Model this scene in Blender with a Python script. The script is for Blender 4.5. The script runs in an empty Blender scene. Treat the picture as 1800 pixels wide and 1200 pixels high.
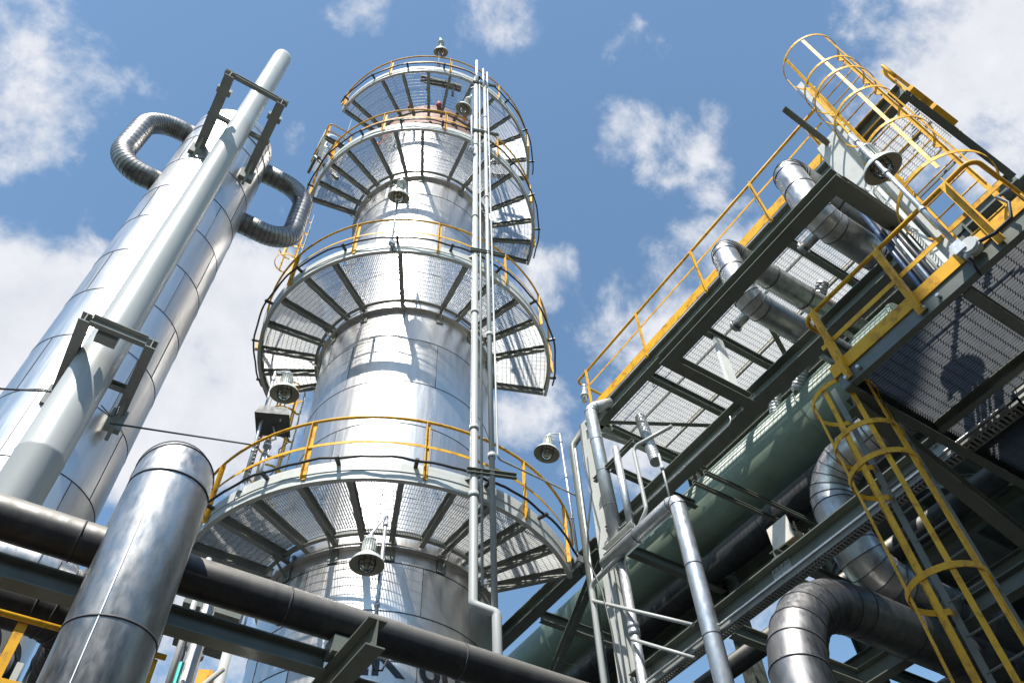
import bpy, math, random
from mathutils import Vector, Matrix
random.seed(7)
sc = bpy.context.scene
COL = sc.collection
V = Vector
R = math.radians
PI = math.pi

# ------------------------------------------------------------------ camera
CAMP = V((0, 0, 1.7))
def cam_matrix(pitch, roll, yaw):
    cy, sy = math.cos(yaw), math.sin(yaw)
    fwd = V((sy*math.cos(pitch), cy*math.cos(pitch), math.sin(pitch)))
    right = V((cy, -sy, 0)); up = right.cross(fwd)
    r = right*math.cos(roll) + up*math.sin(roll)
    u = up*math.cos(roll) - right*math.sin(roll)
    return r, u, fwd
CR, CU, CF = cam_matrix(R(52.8658), R(-3.2464), R(34.9425))
FPX = 1407.044
cd = bpy.data.cameras.new('camera'); cam = bpy.data.objects.new('camera', cd); COL.objects.link(cam)
m = Matrix((( CR.x, CU.x, -CF.x, CAMP.x), (CR.y, CU.y, -CF.y, CAMP.y), (CR.z, CU.z, -CF.z, CAMP.z), (0, 0, 0, 1)))
cam.matrix_world = m
cd.sensor_width = 36; cd.lens = 36*FPX/1800; cd.clip_end = 3000; cd.clip_start = 0.05
sc.camera = cam
sc.view_settings.view_transform = 'Standard'; sc.view_settings.look = 'None'
sc.view_settings.exposure = 0.86; sc.view_settings.gamma = 1.0

SUN_AZ, SUN_EL = -132.0, 56.0
sd = V((math.sin(R(SUN_AZ))*math.cos(R(SUN_EL)), math.cos(R(SUN_AZ))*math.cos(R(SUN_EL)), math.sin(R(SUN_EL))))
sl = bpy.data.lights.new('sun', 'SUN'); sl.energy = 4.4; sl.angle = R(0.5); sl.color = (1.0, 0.96, 0.90)
so = bpy.data.objects.new('sun', sl); COL.objects.link(so)
so.rotation_euler = sd.to_track_quat('Z', 'Y').to_euler(); so.location = (0, 0, 60)

def ray(x, y):
    d = CR*((x-900)/FPX) - CU*((y-600)/FPX) + CF
    return d.normalized()

# ------------------------------------------------------------------ sky
w = bpy.data.worlds.new('World'); sc.world = w; w.use_nodes = True
nt = w.node_tree; nt.nodes.clear()
def N(tree, t, **kw):
    n = tree.nodes.new(t)
    for k, v in kw.items():
        if k.startswith('i_'): n.inputs[k[2:].replace('_', ' ')].default_value = v
        else: setattr(n, k, v)
    return n
sky = N(nt, 'ShaderNodeTexSky', sky_type='NISHITA', sun_disc=False, sun_elevation=R(SUN_EL), sun_rotation=R(SUN_AZ % 360), air_density=1.0, dust_density=0.35, ozone_density=1.3, altitude=200)
tc = N(nt, 'ShaderNodeTexCoord')
def math_node(tree, op, a, b=None, clamp=False):
    n = tree.nodes.new('ShaderNodeMath'); n.operation = op; n.use_clamp = clamp
    for i, x in enumerate((a, b)):
        if x is None: continue
        if isinstance(x, (int, float)): n.inputs[i].default_value = x
        else: tree.links.new(x, n.inputs[i])
    return n.outputs[0]
L = nt.links
nz = N(nt, 'ShaderNodeTexNoise', noise_dimensions='3D'); nz.inputs['Scale'].default_value = 7.5; nz.inputs['Detail'].default_value = 12; nz.inputs['Roughness'].default_value = 0.62; nz.inputs['Distortion'].default_value = 0.25
L.new(tc.outputs['Generated'], nz.inputs['Vector'])
nz2 = N(nt, 'ShaderNodeTexNoise'); nz2.inputs['Scale'].default_value = 16; nz2.inputs['Detail'].default_value = 6; nz2.inputs['Roughness'].default_value = 0.6
L.new(tc.outputs['Generated'], nz2.inputs['Vector'])
# cumulus clouds: a direction in the sky, an angular radius in degrees and a density
clouds = [((30,80),6.3,1.0),((0,190),5,.8),((80,200),2.6,.5),((60,640),9,1.5),((420,540),5.5,1.4),((330,700),8,1.5),((110,530),4,1.2),((250,600),5,1.3),
          ((560,1150),7,.5),((0,760),8,1.0),((330,1140),7,.8),((1740,60),9,1.05),((1790,200),7,1.0),((1600,30),5,.85),((1700,270),6,.8),((1500,90),3,.35),
          ((1180,270),4.0,.95),((1115,240),3.2,.85),((1225,310),3.0,.8),((1075,200),1.8,.5),((1122,90),2.8,.68),((850,18),3.4,.55),((640,5),3.5,.55),((700,78),2.4,.5),
          ((1215,480),4.5,.75),((1090,560),4.5,.7),((1280,420),3.5,.6),((970,490),3.2,.65),((950,720),4,.62),((1040,790),4,.6),((240,170),2.0,.40),
          ((1340,980),6.5,1.0),((1500,900),6,.9),((1640,840),7,1.1),((1700,1000),6,1.2),((1250,650),7,1.1),((1130,760),5,.9),((1400,500),6,1.1),((1500,430),5,1.0),((1580,200),4,.7),((180,370),2,.3),((470,350),2,.4),((740,820),3,.2),((540,240),2,.3)]
acc = None
for (px, rad, den) in clouds:
    d = ray(*px)
    dp = N(nt, 'ShaderNodeVectorMath', operation='DOT_PRODUCT'); L.new(tc.outputs['Generated'], dp.inputs[0]); dp.inputs[1].default_value = d
    mr = N(nt, 'ShaderNodeMapRange', interpolation_type='SMOOTHSTEP')
    mr.inputs['From Min'].default_value = math.cos(R(rad*1.3)); mr.inputs['From Max'].default_value = math.cos(R(rad*0.15))
    mr.inputs['To Min'].default_value = 0; mr.inputs['To Max'].default_value = den
    L.new(dp.outputs['Value'], mr.inputs['Value'])
    acc = mr.outputs[0] if acc is None else math_node(nt, 'MAXIMUM', acc, mr.outputs[0])
thr = math_node(nt, 'ADD', acc, math_node(nt, 'MULTIPLY', math_node(nt, 'SUBTRACT', nz.outputs['Fac'], 0.5), 2.5))
thr = math_node(nt, 'ADD', thr, math_node(nt, 'MULTIPLY', math_node(nt, 'SUBTRACT', nz2.outputs['Fac'], 0.5), 1.1))
msk = N(nt, 'ShaderNodeMapRange', interpolation_type='SMOOTHSTEP'); msk.inputs['From Min'].default_value = 0.42; msk.inputs['From Max'].default_value = 1.12
L.new(thr, msk.inputs['Value'])
gate = N(nt, 'ShaderNodeMapRange'); gate.inputs['From Min'].default_value = 0.0; gate.inputs['From Max'].default_value = 0.25; L.new(acc, gate.inputs['Value'])
fac = math_node(nt, 'MULTIPLY', msk.outputs[0], gate.outputs[0])
ccol = N(nt, 'ShaderNodeMixRGB'); ccol.inputs[1].default_value = (3.0, 3.15, 3.6, 1); ccol.inputs[2].default_value = (4.6, 4.65, 4.75, 1)
L.new(nz2.outputs['Fac'], ccol.inputs[0])
mixc = N(nt, 'ShaderNodeMixRGB'); L.new(fac, mixc.inputs[0]); tn = N(nt, 'ShaderNodeVectorMath', operation='MULTIPLY'); tn.inputs[1].default_value = (.97, 1.08, 1.02); L.new(sky.outputs[0], tn.inputs[0]); L.new(tn.outputs[0], mixc.inputs[1]); L.new(ccol.outputs[0], mixc.inputs[2])
bg = N(nt, 'ShaderNodeBackground'); bg.inputs['Strength'].default_value = 0.118
wo = N(nt, 'ShaderNodeOutputWorld'); L.new(mixc.outputs[0], bg.inputs[0]); L.new(bg.outputs[0], wo.inputs[0])

# ------------------------------------------------------------------ materials
MT = {}
def mat(name, base, rough, metal=0.0, vary=0.12, scale=3.0, streak=1.0, bump=0.0, bscale=8.0, rvary=0.1, dirt=None, dscale=1.5, spec=0.5, damt=0.5, dust=None):
    mm = bpy.data.materials.new(name); mm.use_nodes = True; t = mm.node_tree; b = t.nodes['Principled BSDF']
    b.inputs['Metallic'].default_value = metal; b.inputs['Specular IOR Level'].default_value = spec
    co = t.nodes.new('ShaderNodeTexCoord'); mp = t.nodes.new('ShaderNodeMapping'); mp.inputs['Scale'].default_value = (1, 1, 1/streak)
    t.links.new(co.outputs['Object'], mp.inputs[0])
    n1 = N(t, 'ShaderNodeTexNoise'); n1.inputs['Scale'].default_value = scale; n1.inputs['Detail'].default_value = 7; n1.inputs['Roughness'].default_value = .62
    t.links.new(mp.outputs[0], n1.inputs['Vector'])
    mr = N(t, 'ShaderNodeMapRange'); mr.inputs['From Min'].default_value = .3; mr.inputs['From Max'].default_value = .7
    mr.inputs['To Min'].default_value = 1-vary; mr.inputs['To Max'].default_value = 1+vary
    t.links.new(n1.outputs['Fac'], mr.inputs['Value'])
    mx = N(t, 'ShaderNodeVectorMath', operation='SCALE'); mx.inputs[0].default_value = base; t.links.new(mr.outputs[0], mx.inputs['Scale'])
    out = mx.outputs[0]
    if dirt:
        n3 = N(t, 'ShaderNodeTexNoise'); n3.inputs['Scale'].default_value = dscale; n3.inputs['Detail'].default_value = 10; n3.inputs['Roughness'].default_value = .7
        t.links.new(mp.outputs[0], n3.inputs['Vector'])
        r3 = N(t, 'ShaderNodeMapRange'); r3.inputs['From Min'].default_value = .5; r3.inputs['From Max'].default_value = .68; r3.inputs['To Max'].default_value = damt
        t.links.new(n3.outputs['Fac'], r3.inputs['Value'])
        m3 = N(t, 'ShaderNodeMixRGB'); t.links.new(r3.outputs[0], m3.inputs[0]); t.links.new(out, m3.inputs[1]); m3.inputs[2].default_value = (*dirt, 1)
        out = m3.outputs[0]
    if dust:   # dust lying on whatever faces up
        ge = t.nodes.new('ShaderNodeNewGeometry'); sx = t.nodes.new('ShaderNodeSeparateXYZ'); t.links.new(ge.outputs['Normal'], sx.inputs[0])
        r5 = N(t, 'ShaderNodeMapRange'); r5.inputs['From Min'].default_value = -.15; r5.inputs['From Max'].default_value = .55; r5.inputs['To Max'].default_value = .9
        t.links.new(sx.outputs['Z'], r5.inputs['Value']); m5 = N(t, 'ShaderNodeMixRGB'); t.links.new(r5.outputs[0], m5.inputs[0]); t.links.new(out, m5.inputs[1]); m5.inputs[2].default_value = (*dust, 1); out = m5.outputs[0]
    t.links.new(out, b.inputs['Base Color'])
    r2 = N(t, 'ShaderNodeMapRange'); r2.inputs['From Min'].default_value = .3; r2.inputs['From Max'].default_value = .7
    r2.inputs['To Min'].default_value = max(.05, rough-rvary); r2.inputs['To Max'].default_value = min(1, rough+rvary)
    n2 = N(t, 'ShaderNodeTexNoise'); n2.inputs['Scale'].default_value = scale*2.3; n2.inputs['Detail'].default_value = 5
    t.links.new(mp.outputs[0], n2.inputs['Vector']); t.links.new(n2.outputs['Fac'], r2.inputs['Value']); t.links.new(r2.outputs[0], b.inputs['Roughness'])
    if bump:
        n4 = N(t, 'ShaderNodeTexNoise'); n4.inputs['Scale'].default_value = bscale; n4.inputs['Detail'].default_value = 4
        t.links.new(co.outputs['Object'], n4.inputs['Vector'])
        bp = N(t, 'ShaderNodeBump'); bp.inputs['Strength'].default_value = bump; bp.inputs['Distance'].default_value = .02
        t.links.new(n4.outputs['Fac'], bp.inputs['Height']); t.links.new(bp.outputs[0], b.inputs['Normal'])
    MT[name] = mm; return mm
mat('aluminium_cladding', (.64, .62, .595), .38, 1, .10, 7, 14, .02, 1.3, .05, dirt=(.56, .55, .53), dscale=2.2, damt=.5)
mat('aluminium_cladding_dull', (.55, .53, .51), .42, 1, .11, 8, 14, .02, 1.7, .05, dirt=(.50, .48, .46), dscale=2.6, damt=.5)
mat('aluminium_cladding_bright', (.68, .66, .635), .36, 1, .09, 7, 14, .02, 1.1, .05, dirt=(.60, .58, .56), dscale=1.8, damt=.5)
mat('weathered_cladding', (.46, .45, .435), .42, 1, .20, 9, 3, .08, 5, .10, dirt=(.20, .19, .18), dscale=7, damt=.55)
mat('grey_cladding', (.24, .235, .23), .46, 1, .22, 9, 3, .08, 5, .10, dirt=(.13, .12, .115), dscale=7, damt=.55)
mat('dull_cladding', (.040, .040, .041), .50, .35, .30, 6, 3, .10, 7, .1, dirt=(.075, .07, .06), dscale=5, damt=.5, spec=.3, dust=(.22, .205, .18))
mat('galvanised', (.60, .61, .62), .42, .85, .12, 9, 2, .03, 14, .1, dirt=(.4, .4, .4), dscale=6)
mat('grey_pipe_paint', (.40, .41, .39), .42, .0, .07, 3, 7, .02, 6, .06, dirt=(.30, .30, .28), dscale=3, damt=.6)
mat('steel_paint', (.135, .15, .125), .48, .0, .08, 3, 1, .02, 10, .08, dirt=(.085, .075, .05), dscale=4, damt=.5)
mat('light_steel_paint', (.52, .53, .50), .45, .0, .05, 3, 1, .02, 10, .06, dirt=(.42, .42, .38), dscale=2.5, damt=.45)
mat('vessel_green_paint', (.20, .26, .20), .45, .0, .10, 2.5, 1, .02, 8, .08, dirt=(.12, .15, .11), dscale=1.5)
mat('yellow_paint', (.72, .38, .022), .55, .0, .12, 4, 1, .02, 14, .08, dirt=(.26, .09, .02), dscale=7, damt=.85, spec=.25)
mat('steel_grey', (.27, .285, .265), .48, .0, .08, 3, 1, .02, 10, .08, dirt=(.17, .15, .12), dscale=4, damt=.5)
mat('ring_grating', (.36, .365, .355), .5, .2, .15, 6, 1, 0, 8, .1)
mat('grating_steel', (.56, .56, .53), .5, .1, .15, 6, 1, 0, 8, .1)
mat('shaded_grating', (.085, .09, .095), .5, .2, .15, 6)  # darker grating copy, shade on the lower platform put into its colour
mat('black_rubber', (.025, .025, .028), .5, 0, .2, 6)
mat('dark_iron', (.06, .065, .065), .5, .2, .25, 6)
mat('seam_sealant', (.06, .06, .065), .6, 0, .2, 10)
mat('brown_insulation', (.27, .14, .105), .7, 0, .18, 4, 1, .1, 6, .1, dirt=(.22, .10, .06), dscale=3)
mat('red_primer', (.42, .06, .04), .6, 0, .2, 6)
mat('lamp_enamel', (.50, .52, .47), .38, 0, .06, 6, dirt=(.3, .3, .26), dscale=5)
mat('lamp_inner', (.42, .41, .34), .5, 0, .1, 6)
mat('stencil_black', (.02, .02, .022), .5, 0, .1, 6)
mat('rusty_pipe', (.33, .25, .15), .65, .1, .3, 7, 1, .1, 12, .1, dirt=(.22, .09, .03), dscale=5)
mat('cream_plate', (.72, .66, .58), .5, 0, .05, 5, dirt=(.5, .3, .18), dscale=4)
mat('green_pipe', (.05, .40, .34), .45, 0, .1, 5)
mat('blue_cable', (.015, .05, .12), .4, 0, .1, 5)
mat('wall_panel', (.10, .12, .13), .6, .2, .15, 2)
g = mat('yard_concrete', (.045, .045, .043), .85, 0, .2, .6, 1, .2, 12, .08, dirt=(.03, .03, .028), dscale=.8)
gl = bpy.data.materials.new('lamp_glass'); gl.use_nodes = True; b = gl.node_tree.nodes['Principled BSDF']
b.inputs['Base Color'].default_value = (.75, .72, .6, 1); b.inputs['Roughness'].default_value = .15; b.inputs['Transmission Weight'].default_value = .85; MT['lamp_glass'] = gl

# ------------------------------------------------------------------ mesh builder
class MB:
    def __init__(s): s.v = []; s.f = []; s.mi = []; s.sm = []; s.cur = 0
    def face(s, idx, smooth=False): s.f.append(idx); s.mi.append(s.cur); s.sm.append(smooth)
    def extrude(s, prof, p, q, up, roll=0):
        """2-D profile (x sideways, y along up) swept straight from p to q"""
        p = V(p); q = V(q); d = (q-p).normalized(); up = V(up); sd_ = d.cross(up)
        if sd_.length < 1e-4: up = V((0, 1, 0)) if abs(d.y) < .9 else V((1, 0, 0)); sd_ = d.cross(up)
        sd_.normalize(); u = sd_.cross(d)
        n0 = len(s.v); n = len(prof)
        for o in (p, q):
            for (a, b_) in prof: s.v.append(o + sd_*a + u*b_)
        for i in range(n):
            j = (i+1) % n; s.face((n0+i, n0+j, n0+n+j, n0+n+i))
        s.face(tuple(n0+i for i in reversed(range(n)))); s.face(tuple(n0+n+i for i in range(n)))
        return s
    def bar(s, p, q, w_, h, up=(0, 0, 1)):
        a, b_ = w_/2, h/2
        return s.extrude([(-a, -b_), (a, -b_), (a, b_), (-a, b_)], p, q, up)
    def box(s, c, dx, dy, dz):
        c = V(c); return s.bar(c-V((dx/2, 0, 0)), c+V((dx/2, 0, 0)), dy, dz)
    def ibeam(s, p, q, h, w_, t=.012, up=(0, 0, 1)):
        a, b_, k = w_/2, h/2, t/2
        return s.extrude([(-a, -b_), (a, -b_), (a, -b_+t), (k, -b_+t), (k, b_-t), (a, b_-t), (a, b_), (-a, b_), (-a, b_-t), (-k, b_-t), (-k, -b_+t), (-a, -b_+t)], p, q, up)
    def channel(s, p, q, h, w_, t=.01, up=(0, 0, 1), flip=1):
        a, b_ = w_*flip, h/2; t2 = t*flip
        pr = [(0, -b_), (a, -b_), (a, -b_+t), (t2, -b_+t), (t2, b_-t), (a, b_-t), (a, b_), (0, b_)]
        if flip < 0: pr.reverse()
        return s.extrude(pr, p, q, up)
    def angle(s, p, q, a=.06, t=.008, up=(0, 0, 1)):
        return s.extrude([(0, 0), (a, 0), (a, t), (t, t), (t, a), (0, a)], p, q, up)
    def ringpts(s, c, ax, r, n, ref=None):
        ax = V(ax).normalized()
        ref = V(ref) if ref is not None else (V((0, 0, 1)) if abs(ax.z) < .9 else V((0, 1, 0)))
        e1 = (ref - ax*ref.dot(ax)).normalized(); e2 = ax.cross(e1); n0 = len(s.v)
        for i in range(n):
            a = 2*PI*i/n; s.v.append(V(c) + (e1*math.cos(a) + e2*math.sin(a))*r)
        return n0
    def bridge(s, a, b_, n, smooth=True):
        for i in range(n):
            j = (i+1) % n; s.face((a+i, a+j, b_+j, b_+i), smooth)
    def cap(s, a, n, rev=False):
        r = tuple(a+i for i in range(n)); s.face(tuple(reversed(r)) if rev else r)
    def tube(s, p, q, r, n=12, r2=None, caps=True):
        p = V(p); q = V(q); d = q-p
        a = s.ringpts(p, d, r, n); b_ = s.ringpts(q, d, r if r2 is None else r2, n)
        s.bridge(a, b_, n)
        if caps: s.cap(a, n, True); s.cap(b_, n)
        return s
    def sweep(s, pts, r, n=12, caps=True, facet=False, rr=None):
        pts = [V(p) for p in pts]; m_ = len(pts)
        tang = []
        for i in range(m_):
            a = (pts[i]-pts[i-1]).normalized() if i > 0 else None; b_ = (pts[i+1]-pts[i]).normalized() if i < m_-1 else None
            tang.append((a+b_).normalized() if a is not None and b_ is not None else (a if a is not None else b_))
        ref = V((0, 0, 1)) if abs(tang[0].z) < .9 else V((0, 1, 0))
        rings = []; e = (ref-tang[0]*ref.dot(tang[0])).normalized()
        frames = []
        for i in range(m_):
            e = (e - tang[i]*e.dot(tang[i])).normalized(); frames.append(e.copy())
        def ring(i):
            n0 = len(s.v); e1 = frames[i]; e2 = tang[i].cross(e1); rad = rr[i] if rr else r
            k = 1.0
            for j in range(n):
                a = 2*PI*j/n; s.v.append(pts[i] + (e1*math.cos(a)+e2*math.sin(a))*rad*k)
            return n0
        if facet:
            for i in range(m_-1):
                a = ring(i); b_ = ring(i+1); s.bridge(a, b_, n)
                if i == 0 and caps: s.cap(a, n, True)
                if i == m_-2 and caps: s.cap(b_, n)
        else:
            idx = [ring(i) for i in range(m_)]
            for i in range(m_-1): s.bridge(idx[i], idx[i+1], n)
            if caps: s.cap(idx[0], n, True); s.cap(idx[-1], n)
        return s
    def band(s, c, ax, r, wd=.03, t=.006, n=32):
        c = V(c); ax = V(ax).normalized(); p = c-ax*wd/2; q = c+ax*wd/2
        a0 = s.ringpts(p, ax, r-.004, n); a = s.ringpts(p, ax, r+t, n); b_ = s.ringpts(q, ax, r+t, n); b1 = s.ringpts(q, ax, r-.004, n)
        s.bridge(a0, a, n, False); s.bridge(a, b_, n); s.bridge(b_, b1, n, False); return s
    def lathe(s, prof, c, ax=(0, 0, 1), n=28, ref=None):
        """prof: (radius, height) pairs along ax from c"""
        c = V(c); ax = V(ax).normalized(); last = None
        for (r, h) in prof:
            a = s.ringpts(c+ax*h, ax, max(r, 1e-4), n, ref)
            if last is not None: s.bridge(last, a, n)
            last = a
        return s
    def arc(s, prof, c, a0, a1, step=3.0, closed=False):
        """profile of (radius, z) swept round a vertical axis through c from angle a0 to a1 in degrees"""
        k = max(2, int(abs(a1-a0)/step)); n = len(prof); base = len(s.v)
        for i in range(k+1):
            a = R(a0+(a1-a0)*i/k)
            for (r, z) in prof: s.v.append(V((c[0]+r*math.cos(a), c[1]+r*math.sin(a), z)))
        for i in range(k):
            for j in range(n):
                l = (j+1) % n; s.face((base+i*n+j, base+i*n+l, base+(i+1)*n+l, base+(i+1)*n+j))
        s.face(tuple(base+j for j in range(n))); s.face(tuple(base+k*n+j for j in reversed(range(n))))
        return s
    def sphere(s, c, r, n=12, sz=1.0):
        return s.lathe([(r*math.sin(PI*i/n), -r*sz*math.cos(PI*i/n)) for i in range(n+1)], c, n=n*2)
    def mesh(s, name, mats):
        me = bpy.data.meshes.new(name); me.from_pydata([tuple(v) for v in s.v], [], s.f)
        for x in mats: me.materials.append(MT[x])
        me.polygons.foreach_set('material_index', s.mi); me.polygons.foreach_set('use_smooth', s.sm)
        me.update(); return me

def obj(name, mb, mats, parent=None):
    if isinstance(mats, str): mats = [mats]
    me = mb if isinstance(mb, bpy.types.Mesh) else mb.mesh(name, mats)
    o = bpy.data.objects.new(name, me); COL.objects.link(o)
    if parent is not None: o.parent = parent; o.matrix_parent_inverse = parent.matrix_basis.inverted()
    return o
def tag(o, label, cat, group=None, kind=None):
    if kind: o['kind'] = kind
    if label: o['label'] = label
    if cat: o['category'] = cat
    if group: o['group'] = group
    return o
def thing(name, label, cat, loc=(0, 0, 0), group=None):
    o = bpy.data.objects.new(name, None); COL.objects.link(o); o.location = loc; o.empty_display_size = .2
    return tag(o, label, cat, group)
def one(name, mb, mats, label, cat, group=None): return tag(obj(name, mb, mats), label, cat, group)

def rounded(pts, rad, k=6):
    """polyline with its corners rounded; also returns the indices of the bend points"""
    pts = [V(p) for p in pts]; out = [pts[0]]; bends = []
    for i in range(1, len(pts)-1):
        a = (pts[i-1]-pts[i]).normalized(); b_ = (pts[i+1]-pts[i]).normalized()
        ang = a.angle(b_); dlt = rad/math.tan(ang/2); n_ = a.cross(b_).normalized()
        cen = pts[i] + (a+b_).normalized()*(rad/math.sin(ang/2))
        s0 = pts[i]+a*dlt-cen; tot = PI-ang
        for j in range(k+1):
            out.append(cen + Matrix.Rotation(-tot*j/k, 3, n_) @ s0); bends.append(len(out)-1)
    out.append(pts[-1]); return out, bends
def clad_pipe(name, pts, r, rad, mats, label, cat='pipe', gores=6, n=28, spacing=1.0, group=None, parent=None, seam=.007):
    """insulated pipe: lobster-back elbows made of gores, lap bands along the straights, longitudinal lap"""
    path, bends = rounded(pts, rad, gores)
    mb = MB(); mb.sweep(path, r, n, facet=True)
    bs = set(bends); mb.cur = 1
    for i in range(1, len(path)-1):
        t = (path[i+1]-path[i-1]).normalized(); mb.band(path[i], t, r*1.0, .012, seam, n)
    for i in range(len(path)-1):
        if i in bs and i+1 in bs and (path[i+1]-path[i]).length < rad: continue
        d = path[i+1]-path[i]; ln = d.length; k = int(ln/spacing); u = d.normalized()
        for j in range(1, k+1): mb.band(path[i]+u*(ln*j/(k+1)), u, r, .014, seam, n)
    ms = [mats, 'seam_sealant']
    if parent is not None: return obj(name, mb, ms, parent)
    return one(name, mb, ms, label, cat, group)
def pipe(name, pts, r, rad, mt, label, cat='pipe', n=14, group=None, couplings=()):
    path = rounded(pts, rad, 6)[0] if len(pts) > 2 else [V(p) for p in pts]
    mb = MB(); mb.sweep(path, r, n)
    for (p, ax) in couplings: mb.band(p, ax, r+.002, .09, .012, n)
    return one(name, mb, mt, label, cat, group)
def grating(p0, ux, uy, lx, ly, z_thick=.035, sp=.045, cross=.1, mb=None):
    """rectangular bar grating: bearing bars along ux, cross rods along uy"""
    mb = mb or MB(); p0 = V(p0); ux = V(ux); uy = V(uy)
    k = int(ly/sp)
    for i in range(k+1):
        a = p0+uy*(ly*i/k); mb.bar(a, a+ux*lx, .005, z_thick)
    k = int(lx/cross); up = V((0, 0, z_thick/2-.006))
    for i in range(k+1):
        a = p0+ux*(lx*i/k)+up; mb.bar(a, a+uy*ly, .008, .008)
    return mb

# ------------------------------------------------------------------ ground
mb = MB(); n0 = len(mb.v)
for (x, y) in ((-900, -900), (900, -900), (900, 900), (-900, 900)): mb.v.append(V((x, y, 0)))
mb.face((0, 1, 2, 3)); go = obj('ground', mb, 'yard_concrete'); tag(go, None, None, kind='structure')

# ================================================================== main column
CX, CY = 4.669, 11.054; CC = (CX, CY); RC = 1.92
def cp(a, r, z): return V((CX+r*math.cos(R(a)), CY+r*math.sin(R(a)), z))
def column_shell(c, r, z0, z1, seams, mats, nseg=96, vseams=(), lapr=.006):
    mb = MB(); rnd = random.Random(int(r*1000)); zs = [z0]+sorted(seams)+[z1]; vs = sorted(v % 360 for v in vseams)
    for i in range(len(zs)-1):
        off = 23 if i % 2 else 0; cuts = [v+off for v in vs]; rr = r+rnd.uniform(-.0015, .0015)
        for j in range(len(cuts)):
            a0 = cuts[j]; a1 = cuts[(j+1) % len(cuts)]+(360 if j == len(cuts)-1 else 0); k = max(3, int((a1-a0)/360*nseg))
            mb.cur = rnd.choice((0, 0, 2, 3)); n0 = len(mb.v)
            for q in range(k+1):
                a = R(a0+(a1-a0)*q/k)
                for z in (zs[i], zs[i+1]): mb.v.append(V((c[0]+rr*math.cos(a), c[1]+rr*math.sin(a), z)))
            for q in range(k): mb.face((n0+2*q, n0+2*q+2, n0+2*q+3, n0+2*q+1), True)
            mb.cur = 1; aa = R(a0); d = V((math.cos(aa), math.sin(aa), 0)); p = V((c[0], c[1], 0))+d*r
            mb.bar(p+V((0, 0, zs[i]+.01)), p+V((0, 0, zs[i+1]-.01)), .010, .012, up=d)
    mb.cur = 1
    for z in seams: mb.band((c[0], c[1], z), (0, 0, 1), r, .013, lapr, nseg)
    return mb
SHELL = ['aluminium_cladding', 'seam_sealant', 'aluminium_cladding_dull', 'aluminium_cladding_bright']
mc = thing('distillation_column', 'tall wide silver column clad in aluminium carrying four ring platforms', 'column', (CX, CY, 0))
seams = [1.2*k+.6 for k in range(1, 7)]+[8.56, 9.4, 11.2, 12.47, 13.65, 15.0, 16.3, 17.6, 18.9, 20.2, 21.56, 22.73, 24.04, 25.3]
obj('cladding', column_shell(CC, RC, 0, 26.5, seams, None, vseams=(-172, -118, -64, -10, 60, 120)), SHELL, mc)
mb = MB(); mb.lathe([(1.80, 26.5), (1.80, 28.35), (1.72, 28.6), (1.2, 28.95), (.6, 29.1), (0, 29.15)], (CX, CY, 0), n=72)
obj('column_head', mb, 'brown_insulation', mc)
for k in range(12):
    mb = MB(); mb.tube(cp(k*30-170, 1.88, 28.2), cp(k*30-170, 1.88, 28.45), .09, 12); obj('head_bolt', mb, 'red_primer', mc)
mb = MB()
for z in (9.62, 16.0, 22.45): mb.arc([(RC+.005, z), (RC+.10, z), (RC+.10, z+.012), (RC+.005, z+.012)], CC, 0, 360, 4)
obj('insulation_support_ring', mb, 'aluminium_cladding', mc)
def bent_text(txt, size, c, r, ang, z, name, parent, ext=.002):
    cu = bpy.data.curves.new('lettering', 'FONT'); cu.body = txt; cu.size = size; cu.extrude = .0; cu.align_x = 'CENTER'; cu.offset = .012
    to = bpy.data.objects.new('t', cu); COL.objects.link(to)
    bpy.context.view_layer.update(); me = bpy.data.meshes.new_from_object(to); bpy.data.objects.remove(to)
    import bmesh as _b
    bm = _b.new(); bm.from_mesh(me); _b.ops.triangulate(bm, faces=bm.faces); _b.ops.subdivide_edges(bm, edges=[e for e in bm.edges if e.calc_length() > .12], cuts=3, use_grid_fill=False)
    for v in bm.verts:
        a = R(ang)+v.co.x/r; v.co = V((c[0]+(r+.006)*math.cos(a), c[1]+(r+.006)*math.sin(a), z+v.co.y))
    bm.to_mesh(me); bm.free(); me.materials.clear(); me.materials.append(MT['stencil_black'])
    return obj(name, me, [], parent)
bent_text('ZK 6011', .72, CC, RC, -90, 7.58, 'lettering', mc)

# ---------------------------------------------------------------- ring platforms of the column
RO = 3.36
def sector_grating(mb, a0, a1, rin, rout, z, sp=.04, cross=.1):
    mid = R((a0+a1)/2); half = R(abs(a1-a0)/2)*.985; u = V((math.cos(mid), math.sin(mid), 0)); v = V((-u.y, u.x, 0)); c = V((CX, CY, z))
    tm = rout*math.sin(half); k = int(tm/sp)
    for i in range(-k, k+1):
        t = i*sp; s0 = max(math.sqrt(max(rin*rin-t*t, 0)), abs(t)/math.tan(half)); s1 = math.sqrt(rout*rout-t*t)
        if s1-s0 > .04: mb.bar(c+u*s0+v*t, c+u*s1+v*t, .006, .034)
    s_ = rin*math.cos(half)+.03
    while s_ < rout-.02:
        tmax = min(math.sqrt(rout*rout-s_*s_), s_*math.tan(half)); tmin = math.sqrt(max(rin*rin-s_*s_, 0)); o = c+u*s_+V((0, 0, .008))
        if tmin <= 0: mb.bar(o-v*tmax, o+v*tmax, .008, .008)
        elif tmax > tmin:
            mb.bar(o-v*tmax, o-v*tmin, .008, .008); mb.bar(o+v*tmin, o+v*tmax, .008, .008)
        s_ += cross
def tube_ring(mb, r, z, a0, a1, rt, step=3.0, n=8):
    k = max(2, int(abs(a1-a0)/step)); pts = [cp(a0+(a1-a0)*i/k, r, z) for i in range(k+1)]; mb.sweep(pts, rt, n); return mb
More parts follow.
